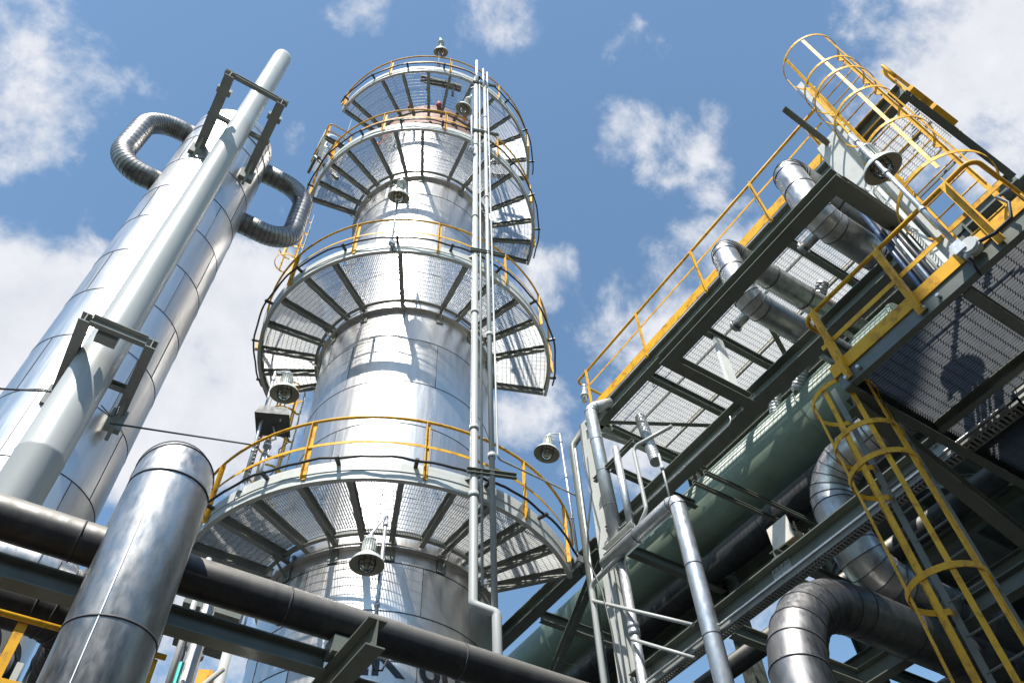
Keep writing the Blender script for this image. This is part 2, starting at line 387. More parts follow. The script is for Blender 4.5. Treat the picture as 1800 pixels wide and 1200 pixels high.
def platform(z, a0, a1, beams, posts, label, clips, ro=RO):
    t = thing('ring_platform', label, 'platform', (CX, CY, z), 'ring platforms round the wide column')
    allb = [a0]+list(beams)+[a1]; gz = z+.205
    gm = MB()
    for i in range(len(allb)-1): sector_grating(gm, allb[i], allb[i+1], RC+.13, ro-.02, gz)
    obj('grating', gm, 'ring_grating', t)
    mb = MB(); mb.arc([(ro, z), (ro, z+.22), (ro-.075, z+.22), (ro-.075, z+.21), (ro-.01, z+.21), (ro-.01, z+.01), (ro-.075, z+.01), (ro-.075, z)][::-1], CC, a0, a1)
    obj('rim_channel', mb, 'light_steel_paint', t)
    mb = MB(); mb.arc([(RC+.11, z+.06), (RC+.18, z+.06), (RC+.18, z+.07), (RC+.12, z+.07), (RC+.12, z+.19), (RC+.11, z+.19)], CC, a0, a1)
    obj('inner_ring', mb, 'steel_grey', t)
    mb = MB(); mb.arc([(ro+.004, z+.16), (ro+.012, z+.16), (ro+.012, z+.34), (ro+.004, z+.34)], CC, a0, a1)
    obj('toe_plate', mb, 'light_steel_paint', t)
    for i, a in enumerate(allb):
        mb = MB(); e = .6 if 0 < i < len(allb)-1 else 0
        if i == 0: a = a+.8
        if i == len(allb)-1: a = a-.8
        mb.ibeam(cp(a, RC+.02, z+.095), cp(a, ro-.085, z+.095), .17, .085, .01)
        if i % 2 == 0:
            d = cp(a, RC, 0)-cp(a, 0, 0); d.normalize(); mb.bar(cp(a, RC+.015, z-.32), cp(a, RC+.015, z+.0), .16, .014, up=d); mb.bar(cp(a, RC+.03, z-.02), cp(a, RC+.35, z-.006), .02, .012)
            mb.bar(cp(a, RC+.02, z-.26), cp(a, RC+.32, z-.01), .012, .05)
        obj('radial_beam', mb, 'steel_grey', t)
    hr = ro+.045; zt = z+1.24; zm = z+.70
    mb = MB(); tube_ring(mb, hr, zt, a0, a1, .024)
    for a in (a0, a1):   # the top rail bends down to the middle rail at each open end
        da = 1 if a == a0 else -1; mb.sweep([cp(a, hr, zt), cp(a-da*1.6, hr, zt-.03), cp(a-da*2.2, hr, zt-.12), cp(a-da*2.2, hr, zm+.1), cp(a-da*1.6, hr, zm+.02), cp(a, hr, zm)], .02, 8)
    obj('top_rail', mb, 'yellow_paint', t)
    mb = MB(); mb.arc([(hr-.004, zm-.025), (hr+.004, zm-.025), (hr+.004, zm+.025), (hr-.004, zm+.025)], CC, a0, a1); obj('middle_rail', mb, 'yellow_paint', t)
    for a in posts:
        d = (cp(a, 1, 0)-cp(a, 0, 0)); mb = MB(); mb.angle(cp(a, ro+.016, z+.06), cp(a, ro+.016, zt-.02), .065, .009, up=d); obj('rail_post', mb, 'yellow_paint', t)
    # black conduit carried round the rim on clips
    cb = thing('electrical_conduit', clips[0], 'conduit', (CX, CY, z), 'black conduits round the ring platforms')
    mb = MB(); k = int((a1-a0)/2.5); pts = [cp(a0+2+(a1-a0-4)*i/k, ro+.14+.012*math.sin(i*.9), z+.30+.012*math.sin(i*1.7)) for i in range(k+1)]
    mb.sweep(pts, .021, 8); obj('cable', mb, 'black_rubber', cb)
    a = a0+6
    while a < a1-3:
        mb = MB(); mb.bar(cp(a, ro+.01, z+.28), cp(a, ro+.19, z+.28), .06, .035); obj('clip', mb, 'dark_iron', cb); a += 19
    return t
platform(9.74, -190, -48, (-178, -163, -151, -137, -124, -111, -97, -86, -74, -61), (-167, -136, -106, -76, -54),
         'lowest ring platform of the wide column with yellow handrail', ['black conduit round the rim of the lowest ring platform'])
platform(16.1, -222, -20, (-210, -198, -185, -172, -158, -145, -120, -95, -83, -70, -58, -44), (-199, -165, -137, -107, -79, -56, -32),
         'second lowest ring platform of the wide column, with an aluminium wall above it', ['black conduit round the rim of the second lowest ring platform'])
platform(22.57, -191, -14, (-180, -168, -157, -143, -131, -118, -96, -82, -68, -54, -40, -27), (-188, -166, -137, -108, -80, -50, -25),
         'second highest ring platform of the wide column, just below the brown column head', ['black conduit round the rim of the second highest ring platform'])
platform(27.07, -174, -25, (-166, -145, -133, -119, -107, -94, -80, -66, -53, -38), (-171, -140, -108, -78, -46),
         'topmost ring platform of the wide column around its brown head', ['black conduit round the rim of the topmost ring platform'], ro=3.43)

# extras on the column top
mb = MB(); mb.bar(V((3.05, 8.75, 28.15)), V((4.35, 8.35, 28.15)), .22, .16); mb.bar(V((3.3, 8.7, 27.3)), V((3.3, 8.7, 28.1)), .06, .06); mb.bar(V((4.1, 8.45, 27.3)), V((4.1, 8.45, 28.1)), .06, .06)
one('lifting_beam', mb, 'dark_iron', 'dark steel lifting beam standing on the topmost ring platform', 'beam')

# ---------------------------------------------------------------- lamps
def lamp(base, top, dome, label, tilt=(0, 0, -1), mid=None, dia=.50, stem=True):
    """pole from base to top, bracket out to a bell shaped floodlight whose mouth centre is dome"""
    t = thing('lamp_post', label, 'lamp', base, 'bell shaped lamps on poles')
    base = V(base); top = V(top); dome = V(dome); ax = -V(tilt).normalized(); r = dia/2
    mb = MB(); mb.tube(base, top, .024, 12)
    ln = (top-base).length; u = (top-base).normalized()
    for k in (.3, .62, .93): mb.band(base+u*ln*k, u, .024, .05, .008, 12)
    mb.sphere(top, .03, 6)
    obj('pole', mb, 'galvanised', t)
    neck = dome+ax*(r*1.95)
    mb = MB(); mb.sweep([top, top+V((0, 0, .02)), neck+V((0, 0, .04)), neck], .02, 8); mb.sphere(neck, .045, 6); obj('bracket', mb, 'galvanised', t)
    mb = MB(); prof = [(.30, 1.75), (.36, 1.74), (.37, 1.62), (.34, 1.6), (.34, .75), (.42, .72), (.42, .62)]
    mb.lathe([(0.0, r*1.78)]+[(a*r, h*r) for a, h in prof], dome, ax)
    for k in range(18):
        a = 2*PI*k/18; e1 = ax.orthogonal().normalized(); e2 = ax.cross(e1); d = e1*math.cos(a)+e2*math.sin(a)
        mb.bar(dome+d*r*.37+ax*r*.85, dome+d*r*.37+ax*r*1.55, .008, .02, up=d)
    obj('lamp_housing', mb, 'lamp_enamel', t)
    mb = MB(); mb.lathe([(.40*r, .64*r), (.62*r, .52*r), (.82*r, .33*r), (.95*r, .12*r), (1.0*r, 0), (1.0*r, -.03*r), (.97*r, -.03*r), (.97*r, 0)], dome, ax, 32)
    obj('lamp_shade', mb, 'lamp_enamel', t)
    mb = MB(); mb.lathe([(.97*r, 0), (.93*r, .10*r), (.80*r, .30*r), (.60*r, .48*r), (.42*r, .52*r), (0, .53*r)], dome, ax, 32); obj('reflector', mb, 'lamp_inner', t)
    mb = MB(); mb.lathe([(.40*r, .5*r), (.44*r, .2*r), (.42*r, -.1*r), (.30*r, -.3*r), (.12*r, -.38*r), (0, -.39*r)], dome, ax, 20); obj('globe', mb, 'lamp_glass', t)
    mb = MB()
    e1 = ax.orthogonal().normalized(); e2 = ax.cross(e1)
    for k in range(4):
        a = PI*k/4; d = e1*math.cos(a)+e2*math.sin(a)
        mb.sweep([dome+d*(x*r)+ax*(h*r) for x, h in ((.47, .5), (.50, .1), (.44, -.2), (.22, -.4), (-.22, -.4), (-.44, -.2), (-.50, .1), (-.47, .5))], .005, 5)
    for h, x in ((.1, .5), (-.2, .44)): mb.band(dome+ax*(h*r), ax, x*r, .01, .004, 20)
    obj('wire_guard', mb, 'dark_iron', t)
    mb = MB(); q = base; mb.box(q+V((0, 0, .02)), .13, .10, .13); mb.tube(q+V((0, 0, -.12)), q+V((0, 0, .0)), .03, 10); obj('junction_box', mb, 'galvanised', t)
    mb = MB(); c0_ = q+V((0, 0, -.12)); mb.sweep([c0_, c0_+V((.06, .03, -.10)), c0_+V((.16, .05, -.06)), c0_+V((.22, .08, .10))], .012, 6); obj('cable', mb, 'black_rubber', t)
    return t
def at_d(px, py, D):
    d = ray(px, py); return CAMP + d*(D/math.hypot(d.x, d.y))
lamp(at_d(771, 114, 8.55), at_d(774, 68, 8.55), at_d(775, 92, 8.50), 'bell lamp on a short pole above the topmost ring platform rail', tilt=(.35, .6, -1))
lamp(at_d(689, 428, 8.62), at_d(703, 318, 8.62), at_d(701, 347, 8.45), 'bell lamp on the second lowest ring platform, in front of the bare silver column wall', tilt=(.15, .5, -1))
lamp(at_d(425, 862, 9.75), at_d(484, 655, 9.75), at_d(500, 692, 9.55), 'bell lamp rising from the left of the lowest ring platform', tilt=(.1, .1, -1))
lamp(at_d(655, 1140, 8.1), at_d(679, 908, 8.1), at_d(645, 992, 7.95), 'nearest bell lamp of the column, hanging under the lowest ring platform', tilt=(0, 0, -1), dia=.42)
lamp(at_d(1017, 985, 10.95), at_d(984, 763, 10.95), at_d(961, 797, 10.85), 'bell lamp against blue sky at the right end of the lowest ring platform', tilt=(-.15, .1, -1))
lamp(at_d(829, 262, 8.6), at_d(829, 168, 8.6), at_d(815, 192, 8.55), 'bell lamp half hidden behind the tall white pipes near the column head', tilt=(-.1, .5, -1))
lamp(V((5.27, .79, 7.45)), V((5.27, .82, 9.97)), at_d(1552, 297, 5.50), 'large bell lamp in front of the white steel post beside the high yellow ladder', tilt=(.30, .05, -1), dia=.42)

# ---------------------------------------------------------------- tall pipes in front of the column
def on_az(px, py, D): return at_d(px, py, D)
PA = V((4.44, 7.54, 0)); PB = V((4.68, 7.41, 0))
def vseg(P, z0, z1): return [V((P.x, P.y, z0)), V((P.x, P.y, z1))]
cpl = [(V((PA.x, PA.y, z)), (0, 0, 1)) for z in (9.6, 11.0, 14.2, 18, 22)]
zl = at_d(829, 1062, 8.75).z
pipe('white_riser_pipe', [V((PA.x, PA.y, 27.3)), V((PA.x, PA.y, zl)), V((PB.x+.02, PB.y-.01, zl-.12)), V((PB.x+.02, PB.y-.01, 4.5))], .062, .07, 'grey_pipe_paint',
     'thick pale pipe running up the column front, jogging sideways near its foot', n=18, couplings=cpl)
pipe('white_riser_pipe', vseg(PB, zl-.05, 26.6), .045, .05, 'grey_pipe_paint', 'right hand pale pipe of the tall pair in front of the column', n=16,
     couplings=[(V((PB.x, PB.y, z)), (0, 0, 1)) for z in (10.4, 13.5, 19, 24)])
for (px, z0, z1, r, lb) in ((846, 8.05, 26.9, .021, 'thin pale tube between the two tall white pipes'), (872, 10.3, 26.2, .018, 'thin tube close to the right of the tall white pipes, turning off at its foot')):
    q = at_d(px, 700, 8.72); pts = [V((q.x, q.y, z1)), V((q.x, q.y, z0))]
    if px == 872: pts += [at_d(1024, 876, 11.2), at_d(1060, 1180, 11.2)]
    pipe('thin_tube', pts, r, .06, 'grey_pipe_paint', lb, 'pipe', n=10)
for k, (px, py0, py1) in enumerate(((838, 108, 142), (850, 122, 150), (857, 128, 152))):
    a = at_d(px, py1, 8.7); b_ = at_d(px, py0, 8.7)
    pipe('vent_pipe', [a, V((a.x, a.y, b_.z))], (.05, .035, .03)[k], .05, 'galvanised', ('stubby vent pipe capping the thick riser at the column top', 'middle short vent pipe at the head of the tall pipes', 'rightmost short vent pipe at the head of the tall pipes')[k], n=12)
for z, s_ in ((10.02, 'lowest'), (16.4, 'second lowest'), (22.85, 'second highest'), (26.7, 'topmost')):
    mb = MB(); a = cp(-101, 3.36, z); mb.channel(V((PA.x-.12, PA.y-.0, z)), V((PB.x+.35, PB.y-.12, z)), .09, .06); mb.bar(V((PA.x+.1, PA.y, z)), cp(-95, 3.34, z), .05, .05)
    one('pipe_bracket', mb, 'steel_paint', 'steel bracket tying the tall white pipes to the %s ring platform' % s_, 'bracket')

# ---------------------------------------------------------------- ladders beside the column
def caged_ladder(base, z1, out, label, cat_group=None, width=.42, cage0=2.2, rc=.36, hoops=None, col='yellow_paint', rail='light_steel_paint', step=.3, nb=5, flare=False, rung0=.15):
    """ladder whose rungs run square to the outward direction, cage bulging outward"""
    base = V(base); out = V(out).normalized(); side = V((-out.y, out.x, 0)); up = V((0, 0, 1))
    t = thing('caged_ladder', label, 'ladder', base, cat_group); H = z1-base.z
    for s_ in (-1, 1):
        mb = MB(); p = base+side*(s_*width/2); mb.bar(p, p+up*H, .06, .012, up=side.cross(up)); obj('stringer', mb, rail, t)
    k = int((H-.1)/step)
    for i in range(k):
        mb = MB(); z = rung0+i*step; mb.tube(base+side*(-width/2)+up*z, base+side*(width/2)+up*z, .011, 8); obj('rung', mb, rail, t)
    hs = hoops if hoops else [cage0+i*.9 for i in range(int((H-cage0)/.9)+1)]
    cen = base+out*rc
    def hp(a, z, r=None):
        r = r or rc; return cen+(-out*math.cos(a)+side*math.sin(a))*r+up*z
    for i, z in enumerate(hs):
        mb = MB(); rr = rc*(1.28 if flare and i == 0 else 1); K = 30; st = .62
        pts = [base+side*(-width/2)+up*z]+[hp(st+(2*PI-2*st)*j/K, z, rr) for j in range(K+1)][::-1]+[base+side*(width/2)+up*z]
        w2 = .028
        for j in range(len(pts)-1):
            d = (pts[j+1]-pts[j]).normalized(); nrm = d.cross(up); n0 = len(mb.v)
            for q in (pts[j], pts[j+1]):
                for (a_, b_) in ((-.004, -w2), (.004, -w2), (.004, w2), (-.004, w2)): mb.v.append(q+nrm*a_+up*b_)
            for e in range(4): f = (e+1) % 4; mb.face((n0+e, n0+f, n0+4+f, n0+4+e))
        obj('hoop', mb, col, t)
    for j in range(nb):
        a = .62+.32+(2*PI-2*.94)*j/(nb-1)
        mb = MB(); p = hp(a, 0, rc-.012); d = (hp(a, 0)-cen).normalized(); mb.bar(p+up*hs[0], p+up*hs[-1], .045, .008, up=d); obj('cage_strap', mb, col, t)
    return t
caged_ladder((2.95, 12.95, 10.0), 17.1, (-1, .3, 0), 'caged ladder beside the column between the lowest and second lowest ring platforms', hoops=[1.8, 2.7, 3.6, 4.5, 5.4, 6.3, 7.0])
caged_ladder((1.75, 12.45, 19.7), 22.9, (-1, .2, 0), 'caged ladder left of the column below the second highest ring platform', hoops=[.7, 1.4, 2.1, 2.8], rc=.30)
caged_ladder((1.75, 11.5, 22.9), 28.2, (-1, .1, 0), 'pale ladder left of the column just below the topmost ring platform', hoops=[2.4, 3.3], col='light_steel_paint')
# small side landing at the second highest ring platform
t = thing('side_landing', 'small dark side landing with its own handrail jutting left of the second highest ring platform', 'platform', (1.2, 10.9, 23.8))
mb = MB(); a = V((1.02, 10.35, 23.9)); mb.channel(a, a+V((.0, 1.2, 0)), .2, .08); mb.channel(a, a+V((.7, .0, 0)), .2, .08); mb.bar(a+V((0, 0, 0)), a+V((0.05, 0, -1.3)), .1, .1); mb.bar(a+V((0, .6, -.1)), a+V((.75, .3, -1.3)), .08, .08); obj('frame', mb, 'steel_paint', t)
mb = grating(a+V((.02, .02, .08)), (1, 0, 0), (0, 1, 0), .8, 1.1); obj('grating', mb, 'grating_steel', t)
for zz, nm in ((1.15, 'top_rail'), (.65, 'middle_rail')):
    mb = MB(); mb.sweep(rounded([a+V((.8, 0, zz)), a+V((0, 0, zz)), a+V((0, 1.2, zz))], .12, 5)[0], .02, 8); obj(nm, mb, 'yellow_paint', t)
mb = MB(); mb.box(a+V((-.02, .5, .9)), .02, .5, .5); obj('gate_plate', mb, 'light_steel_paint', t)
for q in ((0.02, .05), (.02, 1.1), (.7, .02)):
    mb = MB(); mb.angle(a+V((q[0], q[1], 0)), a+V((q[0], q[1], 1.14)), .05, .008, up=(1, 0, 0)); obj('rail_post', mb, 'yellow_paint', t)
# obstacle light box on a pole
t = thing('flood_light', 'dark box floodlight on a stubby pole behind the lowest ring platform rail', 'lamp', at_d(455, 845, 9.9))
q0 = at_d(452, 845, 9.95); q1 = at_d(472, 775, 9.95); q1 = V((q0.x, q0.y, q1.z))
mb = MB(); mb.tube(q0, q1, .04, 12); mb.band(q1-V((0, 0, .3)), (0, 0, 1), .04, .05, .012, 12); mb.band(q1-V((0, 0, .1)), (0, 0, 1), .04, .09, .03, 12); obj('pole', mb, 'galvanised', t)
c = at_d(480, 748, 9.8); mb = MB(); mb.extrude([(-.28, 0), (.28, 0), (.22, .16), (-.22, .16)], c+V((-.12, -.25, 0)), c+V((.1, .25, .03)), (0, 0, 1)); obj('light_box', mb, 'dark_iron', t)
mb = MB(); mb.tube(c+V((.05, -.2, -.05)), c+V((.05, -.2, .45)), .012, 6); mb.sweep([q1, q1+V((.1, 0, .1)), c+V((0, 0, 0))], .018, 8); obj('mounting_arm', mb, 'galvanised', t)
mb = MB(); mb.sweep([c+V((.2, 0, 0)), c+V((.33, 0, -.2)), c+V((.2, 0, -.45)), c+V((.25, 0, -.8)), c+V((.05, 0, -1.4))], .01, 6); obj('cable', mb, 'black_rubber', t)
mb = MB(); q = q0+V((-.2, 0, -.1))
for k in range(12): mb.bar(q+V((0, 0, k*.09)), q+V((.05, 0, k*.09+.05)), .05, .02)
mb.bar(q+V((-.015, 0, 0)), q+V((-.015, 0, 1.1)), .01, .05); mb.bar(q+V((.065, 0, 0)), q+V((.065, 0, 1.1)), .01, .05)
one('cable_rack', mb, 'dark_iron', 'narrow dark perforated cable rack beside the box floodlight pole', 'cable rack')

# ================================================================== left column, its loops and the painted riser
LX, LY, LR = -.90, 9.56, .89
lc = thing('slim_column', 'slim silver clad column with two pipe loops near its top', 'column', (LX, LY, 0))
zs = [1.5+1.18*k for k in range(16)]
obj('cladding', column_shell((LX, LY), LR, 0, 19.4, zs, None, 64, vseams=(-140, -60, 30, 150)), SHELL, lc)
mb = MB(); mb.lathe([(LR, 19.4), (LR-.03, 19.52), (LR*.7, 19.75), (.3, 19.86), (0, 19.88)], (LX, LY, 0), n=64); obj('column_head', mb, 'aluminium_cladding', lc)
bent_text('K 002', .85, (LX, LY), LR, -86, 6.05, 'lettering', lc)
mb = MB(); mb.band((LX, LY, 18.6), (0, 0, 1), LR, .04, .01, 64); obj('collar', mb, 'seam_sealant', lc)
for s_, lb in ((-1, 'dull insulated pipe loop on the left side of the slim column'), (1, 'dull insulated pipe loop on the right side of the slim column')):
    z0, z1 = (16.65, 19.0) if s_ < 0 else (16.65, 19.0)
    xo = -2.62 if s_ < 0 else 1.03
    clad_pipe('pipe_loop', [(LX+s_*.8, LY, z1), (xo, LY, z1), (xo, LY, z0), (LX+s_*.8, LY, z0)], .225, .62, 'grey_cladding', lb, 'pipe loop', gores=13, spacing=.16, seam=.003, group='pipe loops of the slim column')
# painted riser in front of the slim column
GP = V((-.82, 8.02, 0))
mb = MB(); prof = [(.262, 1.0), (.262, 8.1), (.268, 8.12), (.262, 8.14), (.245, 12.0), (.225, 16.3), (.232, 16.32), (.225, 16.34), (.215, 18.2), (.215, 21.75), (.20, 21.9), (.12, 21.98), (0, 22.0)]
mb.lathe(prof, GP, n=40)
for z in (3.2, 5.4, 10.6, 13.4, 18.9, 20.6): mb.band((GP.x, GP.y, z), (0, 0, 1), .262 if z < 9 else (.245 if z < 12 else (.232 if z < 15 else .213)), .02, .003, 40)
one('painted_riser', mb, 'grey_pipe_paint', 'long smooth grey painted pipe standing in front of the slim column', 'pipe')
def riser_bracket(z, xl, xr, yt, yr, h, label, ends):
    t = thing('riser_bracket', label, 'bracket', (xl, yr, z), 'steel frames holding the grey painted pipe')
    for x in (xl, xr):
        mb = MB(); mb.ibeam((x, yt-.12 if ends else yt, z), (x, yr, z), h, h*.8, .012); obj('arm', mb, 'steel_grey', t)
        mb = MB(); mb.box((x, yr-.05, z-.16), h*1.3, .1, .35); mb.bar(V((x, yr-.4, z-.05)), V((x, yr-.02, z-.5)), .05, .05); obj('foot', mb, 'steel_grey', t)
    mb = MB(); e = .12 if ends else -.0; mb.channel((xl-e+.0, yt+.0, z+h*.5+.055), (xr+e, yt+.0, z+h*.5+.055), .11, .09) if ends else mb.channel((xl+h*.4+.002, yt+.05, z), (xr-h*.4-.002, yt+.05, z), h, .08); obj('front_bar', mb, 'steel_grey', t)
    mb = MB(); mb.channel((xl-e, yt+.95, z+(h*.5+.055 if ends else .0)) if ends else (xl+h*.4+.002, yt+.95, z), (xr+e, yt+.95, z+h*.5+.055) if ends else (xr-h*.4-.002, yt+.95, z), .1, .08); obj('rear_bar', mb, 'steel_grey', t)
    if not ends:
        mb = MB(); mb.box((GP.x, yt+.15, z-.02), .25, .14, .2); obj('guide_block', mb, 'steel_grey', t)
    if ends:
        for x in (xl, xr):
            mb = MB(); mb.box((x, yt+.35, z+h*.5+.07), h*1.25, .12, .13); obj('end_block', mb, 'steel_grey', t)
    return t
riser_bracket(17.35, -1.36, -.31, 7.15, 8.85, .22, 'upper steel frame holding the grey painted pipe, high against the sky', True)
riser_bracket(9.82, -1.13, -.33, 7.38, 8.78, .155, 'lower steel frame holding the grey painted pipe, above the stretched wire', False)
mb = MB(); mb.sweep([V((-.36, 8.3, 9.2)), at_d(440, 781, 9.7)], .014, 6); mb.sweep([V((-6, 7.6, 10.7)), at_d(0, 683, 7.9), at_d(95, 688, 8.2)], .014, 6)
mb.sweep([at_d(178, 712, 8.3), at_d(195, 732, 8.3), at_d(206, 728, 8.3), at_d(210, 715, 8.3)], .008, 6)
one('guy_wire', mb, 'dark_iron', 'thin dark wire stretched from the slim column to the lowest ring platform', 'wire')

# unseen column added behind the viewer to shade the lower right ladder cage
nb = thing('shading_column', 'unseen clad column added behind the viewer to shade the lower ladder cage', 'column', (-4.7, -6.7, 0))
obj('cladding', column_shell((-4.7, -6.7), .85, 0, 27.8, [1.5*k for k in range(1, 18)], None, 40, vseams=(0, 120, 240)), SHELL, nb)
mb = MB(); mb.lathe([(.85, 27.8), (.7, 28.0), (.35, 28.15), (0, 28.2)], (-4.7, -6.7, 0), n=40); obj('column_head', mb, 'aluminium_cladding', nb)

# big foreground pipe
bigp = clad_pipe('insulated_pipe', [(.385, 5.33, 1.0), (.385, 5.33, 6.45), (.385, 9.4, 6.45)], .300, .42, 'weathered_cladding', 'big silver insulated pipe rising nearest to the viewer at the left', gores=3, n=40, spacing=1.45, seam=.006)
d = V((math.sin(R(206)), math.cos(R(206)), 0)); mb = MB(); mb.bar(V((.385, 5.33, 1.1))+d*.302, V((.385, 5.33, 6.0))+d*.302, .006, .005, up=d)
obj('lap_strip', mb, 'aluminium_cladding_bright', bigp)

# ================================================================== horizontal pipe bridge along the foot of the picture
clad_pipe('insulated_pipe', [(-9, 6.2, 6.02), (16, 6.2, 6.02)], .17, .4, 'dull_cladding', 'long dark insulated pipe crossing the foot of the wide column', gores=3, n=32, spacing=1.9)
clad_pipe('insulated_pipe', [(-9, 7.45, 6.48), (.2, 7.45, 6.48), (.2, 9.5, 6.48)], .18, .5, 'weathered_cladding', 'insulated pipe behind the long dark pipe at the left edge', gores=6, n=28, spacing=.6)
clad_pipe('insulated_pipe', [(-9, 6.95, 5.80), (.25, 6.95, 5.80), (.25, 9.0, 5.80)], .20, .4, 'dull_cladding', 'dark banded pipe hanging lowest at the left edge', gores=6, n=28, spacing=.35)
t = thing('pipe_bridge', 'dark green steel beams carrying the long horizontal pipe', 'pipe bridge', (0, 5.9, 0))
mb = MB(); mb.ibeam((-9, 6.33, 5.67), (2.20, 6.33, 5.67), .19, .16, .014); obj('beam', mb, 'steel_paint', t)
mb = MB(); mb.ibeam((2.40, 6.33, 5.50), (9, 6.33, 5.50), .20, .16, .014); obj('beam', mb, 'steel_paint', t)
mb = MB(); mb.ibeam((2.30, 5.45, 5.52), (2.30, 9.0, 5.52), .26, .17, .014); obj('cross_beam', mb, 'steel_paint', t)
mb = MB(); mb.box((2.30, 6.2, 5.76), .24, .2, .16); obj('pipe_shoe', mb, 'steel_paint', t)
for (x, y) in ((2.30, 7.2), (-5, 6.5)):
    mb = MB(); mb.ibeam((x, y, .01), (x, y, 5.38), .2, .2, .014, up=(1, 0, 0)); obj('post', mb, 'steel_paint', t)
# stair landing with handrail at the lower left corner
t = thing('walkway', 'yellow railed walkway with dark grating at the lower left corner', 'walkway', (-1, 6.6, 4.35))
mb = MB(); mb.sweep([(-5, 6.3, 5.33), (.9, 6.3, 5.33)], .024, 8); mb.bar(V((-5, 6.3, 4.85)), V((.9, 6.3, 4.85)), .008, .05); obj('rail', mb, 'yellow_paint', t)
for x in (-2.0, -.12, .85):
    mb = MB(); mb.angle((x, 6.32, 4.3), (x, 6.32, 5.31), .07, .009, up=(0, 1, 0)); obj('rail_post', mb, 'yellow_paint', t)
mb = grating((-5, 6.34, 4.32), (1, 0, 0), (0, 1, 0), 5.9, .9); obj('grating', mb, 'grating_steel', t)
mb = MB(); mb.bar(V((-5, 6.31, 4.3)), V((.9, 6.31, 4.3)), .02, .16); obj('toe_plate', mb, 'yellow_paint', t)
mb = MB(); mb.bar(V((-.05, 6.9, 4.0)), V((-.05, 6.9, 5.3)), .05, .1); obj('grey_strut', mb, 'light_steel_paint', t)

# clutter between the dark beam and the column foot
def vert(px, py, D, z0, z1): q = at_d(px, py, D); return [V((q.x, q.y, z0)), V((q.x, q.y, z1))]
one('riser_pipe', MB().sweep(vert(350, 1120, 7.9, 0, 7.0), .075, 18), 'weathered_cladding', 'thin silver riser behind the dark beam, left of the yellow post', 'pipe')
clad_pipe('insulated_pipe', vert(443, 1160, 7.3, 0, 5.55), .155, .2, 'weathered_cladding', 'stubby silver pipe standing right of the yellow post', gores=3, spacing=.8)
one('riser_pipe', MB().sweep(vert(437, 1010, 7.9, 4, 6.6), .05, 14), 'grey_pipe_paint', 'pale pipe stub seen between the long dark pipe and its beam', 'pipe')
mb = MB(); mb.sweep(vert(322, 1120, 7.6, 2.5, 5.35), .03, 12); mb.sweep(vert(322, 1120, 7.6, 5.35, 7.2), .03, 12)
one('vent_tube', mb, 'grey_pipe_paint', 'slender pale tube left of the thin silver riser', 'pipe')
q = at_d(345, 1085, 7.75); one('hose', MB().sweep([V((q.x, q.y, 5.0)), V((q.x, q.y, 6.1))], .026, 10), 'green_pipe', 'short turquoise painted tube under the dark beam', 'pipe')
q = at_d(384, 1150, 7.6); t = thing('yellow_post', 'yellow steel angle post under the dark beam', 'post', (q.x, q.y, 3))
mb = MB(); mb.angle((q.x, q.y, 3), (q.x, q.y, 6.0), .14, .012, up=(.4, 1, 0)); obj('angle', mb, 'yellow_paint', t)
mb = MB(); p0 = at_d(268, 1140, 7.6); mb.bar(V((p0.x, p0.y, 5.02)), V((q.x, q.y, 5.02)), .01, .06); obj('rail', mb, 'yellow_paint', t)
q = at_d(398, 1150, 7.5); t = thing('pipe_marker', 'narrow grey marker plate with small black letters beside the yellow post', 'sign', (q.x, q.y, 3))
mb = MB(); dcam = V((q.x, q.y, 0)).normalized(); mb.bar(V((q.x, q.y, 3)), V((q.x, q.y, 5.62)), .13, .012, up=dcam); obj('plate', mb, 'light_steel_paint', t)
cu = bpy.data.curves.new('lettering', 'FONT'); cu.body = 'NR'; cu.size = .11; to = bpy.data.objects.new('t', cu); COL.objects.link(to); bpy.context.view_layer.update()
me = bpy.data.meshes.new_from_object(to); bpy.data.objects.remove(to); me.materials.clear(); me.materials.append(MT['stencil_black'])
rx = V((dcam.y, -dcam.x, 0))
for v in me.vertices:
    x, y = v.co.x, v.co.y; v.co = V((q.x, q.y, 5.36)) - dcam*.012 + V((0, 0, 1))*x + rx*(-(y-.03))
obj('lettering', me, [], t)
mb = MB(); a0 = at_d(303, 1055, 6.9); a1 = at_d(283, 1132, 6.9); a1 = V((a0.x, a0.y, a1.z))
mb.sweep(rounded([V((a0.x, a0.y, 6.4)), V((a0.x, a0.y, 5.05)), V((a0.x+.05, a0.y-.02, 4.86)), at_d(392, 1175, 6.9)], .05, 4)[0], .024, 10)
one('drain_tube', mb, 'grey_pipe_paint', 'white threaded drain tube with an elbow under the long dark pipe', 'pipe')
mb = MB(); mb.sweep([at_d(300, 1060, 8.2), at_d(305, 1085, 8.2), at_d(325, 1120, 8.2), at_d(320, 1150, 8.2), at_d(300, 1200, 8.2), at_d(296, 1260, 8.2)], .03, 8)
one('hose', mb, 'black_rubber', 'black hose hanging behind the white drain tube', 'hose')
mb = MB(); mb.bar(at_d(300, 1075, 8.6), at_d(350, 1160, 8.6), .1, .1); mb.bar(at_d(325, 1070, 8.9), at_d(420, 1100, 8.9), .9, .4)
one('support_plate', mb, 'steel_paint', 'dark slanting support behind the white drain tube', 'support')
q = at_d(670, 1195, 6.0)
one('vent_tube', MB().sweep(vert(558, 1180, 6.6, 3, 5.0), .022, 10), 'grey_pipe_paint', 'short capped tube beside the slanted cross beam at the bottom', 'pipe')
one('green_tube', MB().sweep(vert(880, 1120, 9.3, 4, 7.15), .028, 10), 'green_pipe', 'turquoise tube at the right of the column foot', 'pipe')

